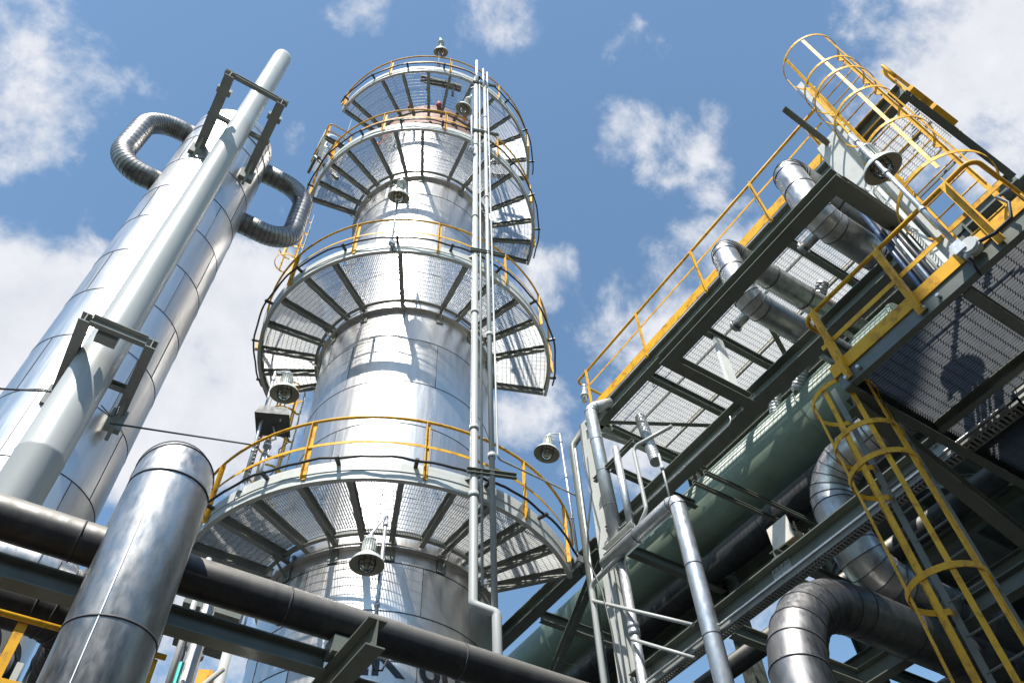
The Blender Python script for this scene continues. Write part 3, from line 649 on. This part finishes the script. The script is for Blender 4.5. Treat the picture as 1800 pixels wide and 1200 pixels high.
# ================================================================== right hand pipe rack
XF = 7.25
t = thing('pipe_rack', 'grey green steel pipe rack with white corner post at the right', 'steel frame', (7.2, 4, 0))
def member(kind, fn, mt='steel_paint'):
    mb = MB(); fn(mb); return obj(kind, mb, mt, t)
member('post', lambda m_: m_.ibeam((7.25, 7.92, .01), (7.25, 7.92, 13.0), .27, .26, .016, up=(1, 0, 0)), 'light_steel_paint')
member('post', lambda m_: m_.ibeam((7.14, 1.30, .01), (7.14, 1.30, 13.1), .32, .54, .018, up=(1, 0, 0)), 'light_steel_paint')
member('post', lambda m_: m_.ibeam((9.9, 7.92, .01), (9.9, 7.92, 13.0), .26, .26, .016, up=(0, 1, 0)))
member('post', lambda m_: m_.ibeam((9.9, 1.33, .01), (9.9, 1.33, 13.0), .26, .26, .016, up=(0, 1, 0)))
member('post', lambda m_: m_.ibeam((7.25, 14.5, .01), (7.25, 14.5, 12.0), .26, .26, .016, up=(0, 1, 0)))
member('post', lambda m_: m_.ibeam((9.9, 14.5, .01), (9.9, 14.5, 12.0), .26, .26, .016, up=(0, 1, 0)))
for (z, y0, y1) in ((10.18, 1.51, 7.78), (7.58, 1.51, 7.78), (10.18, 8.07, 14.36), (7.58, 8.07, 14.36)):
    member('long_beam', lambda m_: m_.ibeam((7.20, y0, z), (7.20, y1, z), .26, .24, .016))
    member('long_beam', lambda m_: m_.ibeam((9.9, y0-.1, z), (9.9, y1-.1, z), .26, .2, .016))
for (z, ys) in ((10.18, (7.92, 3.1, 14.5, 12.3, 10.2)), (7.58, (7.92, 6.1, 5.0, 14.5, 12.3, 10.2))):
    for y in ys: member('cross_beam', lambda m_: m_.ibeam((7.41, y, z-.02), (9.75, y, z-.02), .2, .12, .012))
for (a, b_) in (((7.2, 8.1, 10.0), (7.2, 10.9, 7.75)), ((7.2, 14.3, 10.0), (7.2, 11.2, 7.75)), ((9.9, 1.6, 7.8), (9.9, 4.6, 10.0)), ((9.9, 7.7, 7.8), (9.9, 4.7, 10.0))):
    member('brace', lambda m_: m_.ibeam(a, b_, .14, .12, .01))
member('outrigger', lambda m_: m_.channel((6.2, 1.42, 13.3), (6.98, 1.42, 12.95), .11, .08))
# hanging frame in front of the rack (level z = 10)
member('hanging_frame', lambda m_: m_.ibeam((5.60, 1.24, 10.09), (5.60, 4.46, 10.09), .18, .2, .014))
member('hanging_frame', lambda m_: m_.ibeam((5.70, 4.38, 10.09), (7.08, 4.38, 10.09), .18, .17, .014))
member('hanging_frame', lambda m_: m_.ibeam((5.70, 1.33, 10.09), (6.95, 1.33, 10.09), .18, .2, .014))
member('end_plate', lambda m_: m_.box((6.945, 1.33, 10.05), .014, .30, .42))
hq = ray(1262, 592); hq = CAMP+hq*((12.95-1.7)/hq.z)
member('hanger', lambda m_: m_.channel((7.03, 4.48, 10.2), hq, .19, .06, .012, up=(1, 0, 0)), 'light_steel_paint')
# the thin rods across the view
for (y, z) in ((5.42, 9.5), (5.66, 9.5)):
    member('tie_bar', lambda m_: m_.channel((6.95, y, z), (9.6, y, z), .06, .05))

for (x, y, z) in ((7.07, 7.6, 10.18), (7.07, 4.46, 10.18), (7.07, 1.75, 10.18), (7.07, 7.6, 7.58), (7.07, 4.9, 7.58), (7.07, 2.6, 7.58)):
    def plate(m_):
        m_.box((x+.118, y, z), .012, .30, .20)
        for dy in (-.11, -.04, .04, .11):
            for dz in (-.06, .06): m_.tube((x+.08, y+dy, z+dz), (x+.118, y+dy, z+dz), .014, 6)
    member('splice_plate', plate, 'steel_grey')
t2 = thing('cable_tray', 'perforated dark cable tray running along the lower long beam of the rack', 'cable tray', (7.0, 4.6, 7.38))
mb = MB(); mb.bar(V((7.02, 1.6, 7.33)), V((7.02, 7.7, 7.33)), .012, .06); mb.bar(V((7.17, 1.6, 7.33)), V((7.17, 7.7, 7.33)), .012, .06)
for i in range(122): mb.bar(V((7.026, 1.62+i*.05, 7.31)), V((7.164, 1.62+i*.05, 7.31)), .022, .01)
obj('tray', mb, 'steel_grey', t2)
for k, r in enumerate((.016, .012, .02)):
    mb = MB(); mb.sweep([(7.05+.045*k+.006*math.sin(i*1.3+k), 1.6+i*.3, 7.345+.004*(i % 2)) for i in range(21)], r, 6); obj('cable', mb, 'black_rubber', t2)
# ---- upper deck
t = thing('upper_deck', 'high grated deck with yellow kick plate and handrail seen from below', 'platform', (XF, 4, 13.3))
DZ = 13.12
def dm(kind, fn, mt='steel_paint'):
    mb = MB(); fn(mb); return obj(kind, mb, mt, t)
Y0, Y1, X1 = .22, 7.95, 9.95
dm('edge_beam', lambda m_: m_.ibeam((XF+.09, Y0+.0, DZ-.15), (XF+.09, Y1, DZ-.15), .30, .17, .014))
dm('edge_beam', lambda m_: m_.ibeam((X1, Y0, DZ-.15), (X1, Y1, DZ-.15), .30, .17, .014))
for y in (Y0+.02, 1.62, 2.95, 3.75, 5.05, 6.38, Y1-.08):
    dm('cross_beam', lambda m_: m_.ibeam((XF+.19, y, DZ-.12), (X1-.1, y, DZ-.12), .20, .11, .012))
dm('brace', lambda m_: m_.angle((XF+.25, 7.7, DZ-.2), (X1-.2, 6.5, DZ-.2), .09, .01))
dm('brace', lambda m_: m_.angle((XF+.25, 3.9, DZ-.2), (X1-.2, 4.95, DZ-.2), .09, .01))
for x in (8.15, 9.0): dm('grating_bearer', lambda m_: m_.bar(V((x, Y0+.1, DZ-.03)), V((x, Y1-.1, DZ-.03)), .018, .05))
gm = grating((XF+.02, 1.56, DZ+.02), (0, 1, 0), (1, 0, 0), Y1-1.56, X1-XF, sp=.05); grating((XF+.02, Y0, DZ+.02), (0, 1, 0), (1, 0, 0), 1.32, 1.36, sp=.05, mb=gm); obj('grating', gm, 'grating_steel', t)
dm('kick_plate', lambda m_: m_.bar(V((XF-.01, 1.52, DZ+.14)), V((XF-.01, Y1, DZ+.14)), .014, .22), 'yellow_paint')
dm('kick_plate', lambda m_: m_.bar(V((XF+.35, Y0-.07, DZ+.18)), V((8.05, Y0-.07, DZ+.18)), .10, .10), 'yellow_paint')
dm('kick_plate', lambda m_: m_.bar(V((8.12, Y0-.07, DZ+.18)), V((8.62, Y0-.07, DZ+.18)), .10, .10), 'yellow_paint')
dm('kick_plate', lambda m_: m_.bar(V((XF, Y1+.01, DZ+.14)), V((X1, Y1+.01, DZ+.14)), .014, .22), 'yellow_paint')
zt = 14.42
dm('top_rail', lambda m_: m_.sweep(rounded([(XF, 1.05, zt), (XF, 8.1, zt), (XF+.35, 8.1, zt-.02), (XF+.9, 8.1, zt-.02)], .1, 5)[0], .028, 10), 'yellow_paint')
dm('middle_rail', lambda m_: m_.bar(V((XF, 1.3, zt-.45)), V((XF, 8.05, zt-.45)), .008, .05), 'yellow_paint')
dm('top_rail', lambda m_: m_.sweep(rounded([(XF+.35, .15, zt-.6), (XF+.35, .15, zt), (8.65, .15, zt)], .15, 5)[0], .028, 10), 'yellow_paint')
dm('middle_rail', lambda m_: m_.bar(V((XF+.4, .15, zt-.45)), V((8.65, .15, zt-.45)), .008, .05), 'yellow_paint')
dm('top_rail', lambda m_: m_.sweep([(X1+.03, 1.6, zt), (X1+.03, 8.0, zt)], .028, 10), 'yellow_paint')
for y in (1.5, 2.8, 4.4, 6.05, 7.72): dm('rail_post', lambda m_: m_.angle((XF-.02, y, DZ-.08), (XF-.02, y, zt-.02), .06, .009, up=(0, 1, 0)), 'yellow_paint')
for x in (7.7, 8.6): dm('rail_post', lambda m_: m_.angle((x, Y0-.04, DZ-.08), (x, Y0-.04, zt-.02), .06, .009, up=(1, 0, 0)), 'yellow_paint')

t = thing('plated_deck', 'solid plated deck beyond the high grated deck', 'platform', (13, 4, 13))
def pd(kind, fn, mt='steel_paint'):
    mb = MB(); fn(mb); return obj(kind, mb, mt, t)
pd('deck_plate', lambda m_: m_.box((16.1, 3.6, 13.13), 11.9, 8.6, .02))
for y in (.6, 2.0, 3.4, 4.8, 6.2, 7.8): pd('beam', lambda m_: m_.ibeam((10.15, y, 12.98), (22.0, y, 12.98), .24, .14, .014))
for x in (10.3, 13.1, 15.9, 18.7, 21.5): pd('beam', lambda m_: m_.ibeam((x, .5, 12.70), (x, 7.9, 12.70), .3, .18, .014))
for (x, y) in ((13.1, .6), (13.1, 7.8), (15.9, .6), (15.9, 7.8)): pd('post', lambda m_: m_.ibeam((x, y, .01), (x, y, 12.5), .26, .26, .016, up=(0, 1, 0)))
# ---- lower platform close above the viewer
t = thing('lower_platform', 'near platform with bright yellow railing and dark grating underside', 'platform', (5.36, 1.3, 7.25))
XL, YA, YB, XR, LZ = 5.36, .22, 2.33, 9.6, 7.27
dm('edge_channel', lambda m_: m_.channel((XL, YA, LZ+.09), (XL, YB, LZ+.09), .2, .08, .012, flip=1))
dm('end_beam', lambda m_: m_.channel((XL+.005, YB+.01, LZ+.09), (XR, YB+.01, LZ+.09), .22, .09, .012, flip=1))
dm('end_beam', lambda m_: m_.channel((XL+.1, YA-.01, LZ+.09), (XR, YA-.01, LZ+.09), .2, .08, .012, flip=-1))
dm('cross_beam', lambda m_: m_.ibeam((XL+.1, 1.02, LZ+.06), (XR, 1.02, LZ+.06), .14, .1, .01))
for x in (6.6, 8.1): dm('cross_beam', lambda m_: m_.ibeam((x, YA+.1, LZ+.045), (x, .96, LZ+.045), .12, .08, .01)); dm('cross_beam', lambda m_: m_.ibeam((x, 1.08, LZ+.045), (x, YB-.1, LZ+.045), .12, .08, .01))
dm('brace', lambda m_: m_.ibeam((XL+.15, YB+.05, LZ-.04), (9.2, YB+.3, LZ-1.0), .18, .14, .012))
gm = grating((XL+.02, YA, LZ+.18), (0, 1, 0), (1, 0, 0), YB-YA, XR-XL, sp=.036); obj('grating', gm, 'shaded_grating', t)
dm('kick_plate', lambda m_: m_.bar(V((XL-.012, YA, LZ+.23)), V((XL-.012, YB+.02, LZ+.23)), .014, .15), 'yellow_paint')
dm('kick_plate', lambda m_: m_.bar(V((XL, YA-.03, LZ+.25)), V((6.6, YA-.03, LZ+.25)), .014, .15), 'yellow_paint')
dm('kick_plate', lambda m_: m_.bar(V((XL, YB+.03, LZ+.25)), V((5.62, YB+.03, LZ+.25)), .014, .15), 'yellow_paint')
zt = 8.36
dm('top_rail', lambda m_: m_.sweep(rounded([(5.75, YB+.04, zt-.02), (XL, YB+.04, zt), (XL, YA+.0, zt), (6.9, YA+.0, zt)], .12, 6)[0], .024, 12), 'yellow_paint')
dm('middle_rail', lambda m_: m_.bar(V((XL, YA, zt-.5)), V((XL, YB, zt-.5)), .008, .06), 'yellow_paint')
dm('middle_rail', lambda m_: m_.bar(V((XL, YA, zt-.5)), V((6.9, YA, zt-.5)), .008, .06), 'yellow_paint')
for y in (2.18, 1.33, .5): dm('rail_post', lambda m_: m_.angle((XL-.03, y, LZ+.02), (XL-.03, y, zt-.02), .075, .009, up=(0, 1, 0)), 'yellow_paint')
for (x, y) in ((5.72, YB+.03), (6.35, YA-.03)): dm('rail_post', lambda m_: m_.angle((x, y, LZ+.02), (x, y, zt-.02), .075, .009, up=(1, 0, 0)), 'yellow_paint')
for y in (2.25, 1.33):
    dm('rail_bolt', lambda m_: (m_.tube((XL-.05, y, LZ+.05), (XL-.0, y, LZ+.05), .018, 6), m_.tube((XL-.05, y-.15, LZ+.05), (XL-.0, y-.15, LZ+.05), .018, 6)), 'galvanised')
mb = MB(); mb.sweep([(6.75, -1.2, 8.55), (6.75, 1.0, 8.55)], .19, 28)
for y in (.1, .75): mb.band((6.75, y, 8.55), (0, 1, 0), .19, .05, .07, 28)
one('flanged_pipe', mb, 'steel_paint', 'grey flanged pipe section lying inside the near platform', 'pipe')
# ladder down from the lower platform
caged_ladder((5.98, 2.52, .1), 8.0, (-1, 0, 0), 'yellow caged ladder descending from the near platform to the ground', width=.39, rc=.31, hoops=[2.35, 3.3, 4.25, 5.2, 6.38, 6.75, 7.35], rail='steel_paint', rung0=.2, nb=7)
# ladder up to the upper deck
caged_ladder((7.02, .72, 7.5), 14.6, (-1, 0, 0), 'high yellow caged ladder climbing beside the white post to the grated deck', width=.62, rc=.43, hoops=[2.2, 3.5, 4.55, 5.35, 5.8, 6.85], nb=6, flare=True, rail='yellow_paint')
mb = MB(); mb.bar(V((6.98, 1.12, 12.9)), V((6.98, 1.12, 14.9)), .10, .02, up=(1, 0, 0)); one('ladder_rail_extension', mb, 'light_steel_paint', 'flat white upright rising from the white post beside the high yellow cage', 'rail')

# ---- big green line and its neighbours running away along the rack
mb = MB(); mb.sweep([(9.4, 2.6, 11.37), (9.4, 30, 11.37)], .56, 40)
for y in (2.6, 4.6, 8.0, 12, 16): mb.band((9.4, y+.05, 11.37), (0, 1, 0), .56, .03, .012, 40)
one('large_pipe', mb, 'vessel_green_paint', 'very large grey green pipe running along inside the rack', 'pipe')
clad_pipe('insulated_pipe', [(9.5, 2.9, 10.4), (9.5, 30, 10.4)], .25, .4, 'dull_cladding', 'dark insulated pipe just below the large green pipe', gores=3, spacing=1.2)
clad_pipe('insulated_pipe', [(9.45, 1.0, 8.6), (9.45, 30, 8.6)], .16, .4, 'dull_cladding', 'slim dark pipe lowest in the rack bundle', gores=3, spacing=1.5)
clad_pipe('insulated_pipe', [(10.8, -1, 11.3), (10.8, 30, 11.3)], .3, .4, 'dull_cladding', 'dark pipe beyond the rack, behind the large green pipe', gores=3, spacing=1.5)
# pipe loops over the rack edge
def loop(y, x, ztop, zlow, r, lb):
    return clad_pipe('insulated_pipe', [(10.3, y, ztop), (x, y, ztop), (x, y, zlow), (10.3, y, zlow)], r, r*1.35, 'weathered_cladding', lb, gores=5, n=32, spacing=.85)
loop(3.34, 6.30, 12.12, 10.72, .195, 'insulated pipe loop over the rack edge, farther from the high ladder')
loop(1.93, 6.34, 12.35, 10.85, .215, 'insulated pipe loop over the rack edge, next to the high ladder')
for (y, z, lb) in ((3.34, 10.72, 'farther'), (1.93, 10.85, 'nearer')):
    mb = MB(); mb.sweep([(6.55, y+.5, z+.1), (6.55, y, z+.1)], .07, 14); mb.band((6.55, y+.45, z+.1), (0, 1, 0), .07, .03, .03, 14)
    one('branch_pipe', mb, 'weathered_cladding', 'short side branch on the lower run of the %s pipe loop' % lb, 'pipe')
# spiral wrapped cable pipes seen against the grating
for (a, b_, lb) in (((8.0, 7.3, 13.0), (7.75, 6.95, 11.4), 'spiral wrapped pipe dropping below the deck at its far corner'), ((8.7, 3.2, 12.9), (8.9, 4.6, 11.6), 'spiral wrapped pipe beneath the middle of the high deck'), ((8.9, 4.9, 12.2), (9.2, 5.6, 11.0), 'spiral wrapped pipe end peeping over the large green pipe')):
    a, b_ = V(a), V(b_); mb = MB(); mb.sweep([a, b_], .10, 20); d = (b_-a).normalized(); ln = (b_-a).length
    k = int(ln/.055)
    for i in range(k): mb.band(a+d*(i*.055+.03), d, .10, .034, .006, 20)
    one('spiral_pipe', mb, 'galvanised', lb, 'pipe')
# cable bundle near the white post
t = thing('cable_tray', 'cable tray with a blue cable running down the inner side of the white post', 'cable tray', (7.3, 1.9, 12))
a = V((6.9, 1.75, 12.5)); b_ = V((6.62, 1.62, 8.2))
a = at_d(1492, 345, 7.1); b_ = at_d(1630, 520, 6.3)
for k, (mt, r) in enumerate((('blue_cable', .03), ('black_rubber', .025), ('galvanised', .02), ('black_rubber', .03), ('grey_pipe_paint', .015))):
    mb = MB(); o = V((.02*k, -.055*k, .0)); mb.sweep([a+o, (a+b_)/2+o+V((0, .01*(k % 2), 0)), b_+o], r, 8); obj('cable', mb, mt, t)
mb = MB(); d = (b_-a); o = V((.12, -.30, 0)); mb.bar(a+o, b_+o, .02, .10, up=(0, 1, 0))
for i in range(40): p = a+o+d*(i/40); mb.bar(p+V((-.08, 0, 0)), p+V((.05, 0, 0)), .012, .02)
obj('tray', mb, 'light_steel_paint', t)

# ---- elbows in the lower right
clad_pipe('insulated_pipe', [(8.35, -3, 9.35), (8.35, 4.55, 9.35), (8.35, 4.55, 7.75), (14, 4.55, 7.75)], .30, .55, 'weathered_cladding', 'silver banded elbow pipe turning downward behind the yellow ladder cage', gores=6, n=36, spacing=.45)
clad_pipe('insulated_pipe', [(6.15, 4.42, 0), (6.15, 4.42, 6.86), (14, 4.42, 6.86)], .285, 1.4, 'grey_cladding', 'large silver elbow pipe rising from the bottom edge at the right', gores=8, n=40, spacing=.9)
clad_pipe('insulated_pipe', [(9.0, 5.9, 4.8), (9.0, 5.9, 6.9), (16, 5.9, 6.9)], .26, .5, 'dull_cladding', 'dark elbow pipe behind the large silver elbow', gores=6, spacing=.6)
clad_pipe('insulated_pipe', [(8.0, 3.2, 4.6), (16, 3.2, 4.6)], .24, .5, 'dull_cladding', 'dark pipe lowest behind the yellow ladder cage', gores=6, spacing=.8)
# beige blind stub
t = thing('blind_stub', 'rusty short pipe stub with a square cream end plate', 'pipe stub', (7.7, 5.1, 8.5))
mb = MB(); mb.sweep([(7.72, 5.08, 8.5), (8.6, 5.08, 8.5)], .105, 20); mb.band((8.0, 5.08, 8.5), (1, 0, 0), .105, .03, .02, 20); mb.band((8.3, 5.08, 8.5), (1, 0, 0), .105, .03, .02, 20); obj('stub', mb, 'rusty_pipe', t)
mb = MB(); mb.box((7.70, 5.08, 8.5), .02, .36, .36); obj('end_plate', mb, 'cream_plate', t)
for x in (8.0, 8.3):
    for s_ in (-.06, .06): mb = MB(); mb.tube((x, 5.08+s_, 8.58), (x, 5.08+s_, 8.78), .012, 6); obj('stud', mb, 'rusty_pipe', t)
mb = MB(); mb.ibeam((8.1, 5.08, 8.1), (8.1, 5.08, 8.39), .1, .1, .01, up=(0, 1, 0)); mb.ibeam((7.4, 5.08, 8.04), (9.8, 5.08, 8.04), .11, .12, .01); obj('support', mb, 'steel_paint', t)

# ---- pipes clustered at the far corner post
def simple(pts, r, rad, mt, lb, **k): return pipe(k.pop('nm', 'corner_pipe'), pts, r, rad, mt, lb, **k)
clad_pipe('corner_pipe', [(6.98, 7.43, 9.64), (6.93, 7.50, 12.85), (7.3, 7.3, 13.0)], .115, .16, 'galvanised', 'thick galvanised pipe strapped to the white corner post', gores=2, n=24, spacing=1.0, seam=.004)
simple([(6.97, 7.40, 1.0), (6.97, 7.40, 9.62)], .07, .1, 'galvanised', 'galvanised pipe below the small tray on the corner post', n=18, couplings=[((6.97, 7.4, 8.2), (0, 0, 1)), ((6.97, 7.4, 8.1), (0, 0, 1))])
simple([(6.9, 6.99, 9.63), (6.9, 7.0, 11.35)], .062, .1, 'galvanised', 'short capped galvanised pipe standing on the small tray', n=18)
mb = MB(); mb.channel((6.9, 7.62, 9.58), (6.9, 6.9, 9.58), .13, .10, .008); one('small_tray', mb, 'light_steel_paint', 'short steel channel bolted across the pipes of the corner post', 'channel')
simple([(7.15, 5.9, 11.02), (6.9, 6.60, 11.02), (6.9, 6.60, 9.7), (6.9, 7.1, 9.35)], .032, .12, 'grey_pipe_paint', 'bent pale tube hooked over the rack beam near the corner post')
simple([(6.95, 6.14, 9.5), (6.95, 6.14, 10.5)], .018, .1, 'grey_pipe_paint', 'thin pale tube with a fitting between the bent tube and the big silver downpipe', couplings=[((6.95, 6.14, 10.2), (0, 0, 1))])
clad_pipe('down_pipe', [(6.9, 7.7, 9.42), (6.9, 5.98, 9.42), (6.9, 5.98, 0)], .118, .13, 'galvanised', 'bright silver downpipe crossing in front of the rack', gores=2, n=28, spacing=1.15, seam=.004)
simple([(6.88, 7.2, 9.36), (6.88, 8.08, 9.28), (6.88, 8.10, 1.0)], .045, .12, 'grey_pipe_paint', 'pale tube bending down on the left of the corner post', n=14)
simple([(6.86, 8.1, 9.02), (6.86, 6.2, 7.5)], .026, .1, 'grey_pipe_paint', 'pale handrail like tube slanting across the corner post', nm='rail_tube')
simple([(6.86, 7.36, 7.95), (6.86, 6.3, 7.1)], .024, .1, 'grey_pipe_paint', 'lower slanting tube beside the big silver downpipe', nm='rail_tube')
simple([(7.1, 8.3, 2), (7.05, 8.28, 12.6), (7.5, 8.1, 13.5)], .07, .25, 'steel_paint', 'dark curved cable duct behind the corner post')
simple([(7.0, 8.2, 2.0), (7.0, 8.16, 12.4)], .022, .1, 'galvanised', 'thin conduit running down the left side of the corner post')
mb = MB(); mb.sweep([V((6.85, 7.75, 12.6)), V((6.84, 7.78, 11.6)), V((6.84, 7.70, 10.9)), V((6.84, 7.95, 10.2)), V((6.84, 8.02, 9.7)), V((6.84, 7.8, 9.0)), V((6.84, 7.72, 8.3)), V((6.84, 7.62, 6))], .016, 6)
one('loose_cable', mb, 'dark_iron', 'loose dark cable snaking down the corner post', 'cable')
mb = MB(); mb.channel((7.05, 7.85, 12.72), (9.3, 7.6, 12.72), .22, .1, .01); one('edge_tray', mb, 'light_steel_paint', 'grey tray beneath the far end of the high deck', 'channel')
mb = MB(); mb.ibeam((6.95, 6.6, 11.2), (6.95, 7.7, 11.2), .08, .08, .01); mb.ibeam((7.0, 7.1, 12.0), (9.7, 7.1, 12.0), .12, .1, .01); mb.ibeam((7.0, 7.3, 11.2), (9.7, 7.3, 11.2), .12, .1, .01); one('pipe_support', mb, 'steel_paint', 'small steel frame between the corner post and the deck', 'support')
for z in (12.0,):
    mb = MB(); mb.sweep([(7.08, 7.78, 13.4), (7.08, 7.72, 13.75)], .05, 12); mb.band((7.08, 7.75, 13.55), (0, 0, 1), .05, .04, .03, 12); mb.sphere((7.08, 7.72, 13.8), .055, 6)
    one('relief_valve', mb, 'galvanised', 'small valve fitting behind the far end of the high handrail', 'valve')
t = thing('conduit_box', 'white junction fitting with a looping black cable on the near platform edge', 'junction box', (5.3, .8, 7.4))
q = V((5.26, .72, 7.42)); mb = MB(); mb.sweep([q+V((-.04, 0, 0)), q+V((.06, 0, 0))], .075, 12); mb.band(q, (1, 0, 0), .075, .03, .012, 12); obj('fitting', mb, 'light_steel_paint', t)
mb = MB(); mb.sweep([q+V((0, -.05, -.02)), q+V((-.02, -.2, -.10)), q+V((0, -.36, -.07)), q+V((0, -.43, .08)), q+V((0, -.40, .22)), q+V((.1, -.5, .3))], .016, 8); obj('cable', mb, 'black_rubber', t)

# unseen buildings added round the yard to block light from the low sky
for (c_, d_, lb) in (((2, -19, 6), (50, 3, 12), 'long dark unseen building added behind the viewer to block the low sky'), ((-19, 8, 5), (3, 50, 10), 'long dark unseen building added left of the yard to block the low sky')):
    t = thing('blocking_building', lb, 'building', (c_[0], c_[1], 0))
    mb = MB(); mb.box(c_, *d_); obj('wall', mb, 'wall_panel', t)
    mb = MB(); mb.box((c_[0], c_[1], d_[2]+.1), d_[0]+.4, d_[1]+.4, .2); obj('roof', mb, 'steel_paint', t)
    for k in range(-4, 5):
        mb = MB(); p = V((c_[0]+k*5, c_[1]+d_[1]/2+.02, 5)) if d_[0] > d_[1] else V((c_[0]+d_[0]/2+.02, c_[1]+k*5, 5))
        mb.box(p, 2 if d_[0] > d_[1] else .04, .04 if d_[0] > d_[1] else 2, 1.4); obj('window', mb, 'dark_iron', t)
pipe('instrument_tube', [(6.98, 7.75, 6), (6.98, 7.75, 9.9), (6.98, 4.7, 9.9), (6.98, 4.7, 10.02)], .012, .08, 'galvanised', 'thin instrument tube following the underside of the upper long rack beam')
pipe('instrument_tube', [(6.98, 7.65, 5), (6.98, 7.65, 7.36), (6.98, 1.7, 7.36)], .014, .08, 'galvanised', 'thin instrument tube beside the perforated cable tray')
# ================================================================== plant behind, at the right
t = thing('process_building', 'dark steel plant structure filling the view behind the lower right pipes', 'plant structure', (15, 5, 0))
def pm(kind, fn, mt='steel_paint'):
    mb = MB(); fn(mb); return obj(kind, mb, mt, t)
for x in (12.5, 16.5, 20.5):
    for y in (-3, 1.2, 5.4, 9.6): pm('post', lambda m_: m_.ibeam((x, y, .01), (x, y, 9.2), .26, .26, .016, up=(0, 1, 0)))
for z in (3.2, 6.2, 9.2):
    for x in (12.5, 16.5, 20.5): pm('long_beam', lambda m_: m_.ibeam((x, -3, z+.16), (x, 9.6, z+.16), .3, .2, .016))
    for y in (-3, -.9, 1.2, 3.3, 5.4, 7.5, 9.6): pm('cross_beam', lambda m_: m_.ibeam((12.62, y, z+.12), (20.4, y, z+.12), .2, .14, .014))
    pm('floor_plate', lambda m_: m_.box((16.5, 2.2 if z > 3.3 else 3, z+.345), 8.0, 9.4 if z > 3.3 else 13, .03), 'wall_panel')
pm('wall_panel', lambda m_: m_.box((20.7, 2, 6.5), .06, 12, 12.6), 'wall_panel')
pm('wall_panel', lambda m_: m_.box((17.5, -1.4, 5), 6, .06, 8), 'wall_panel')
for k in range(5): clad_pipe('header_pipe', [(13+1.1*k, -3, 5.4+.5*(k % 2)), (13+1.1*k, 12, 5.4+.5*(k % 2))], .17, .4, 'dull_cladding', None, gores=3, spacing=1.5, parent=t)
for k in range(3): clad_pipe('header_pipe', [(13+1.5*k, -3, 8.5), (13+1.5*k, 10, 8.5)], .2, .4, 'dull_cladding', None, gores=3, spacing=1.5, parent=t)
mb = MB(); mb.lathe([(1.1, 0), (1.1, 8.5), (1.0, 8.8), (.6, 9.1), (0, 9.2)], (14.6, 7.2, 0), n=48); one('drum', mb, 'vessel_green_paint', 'dark upright drum behind the rack at the lower right', 'tank')
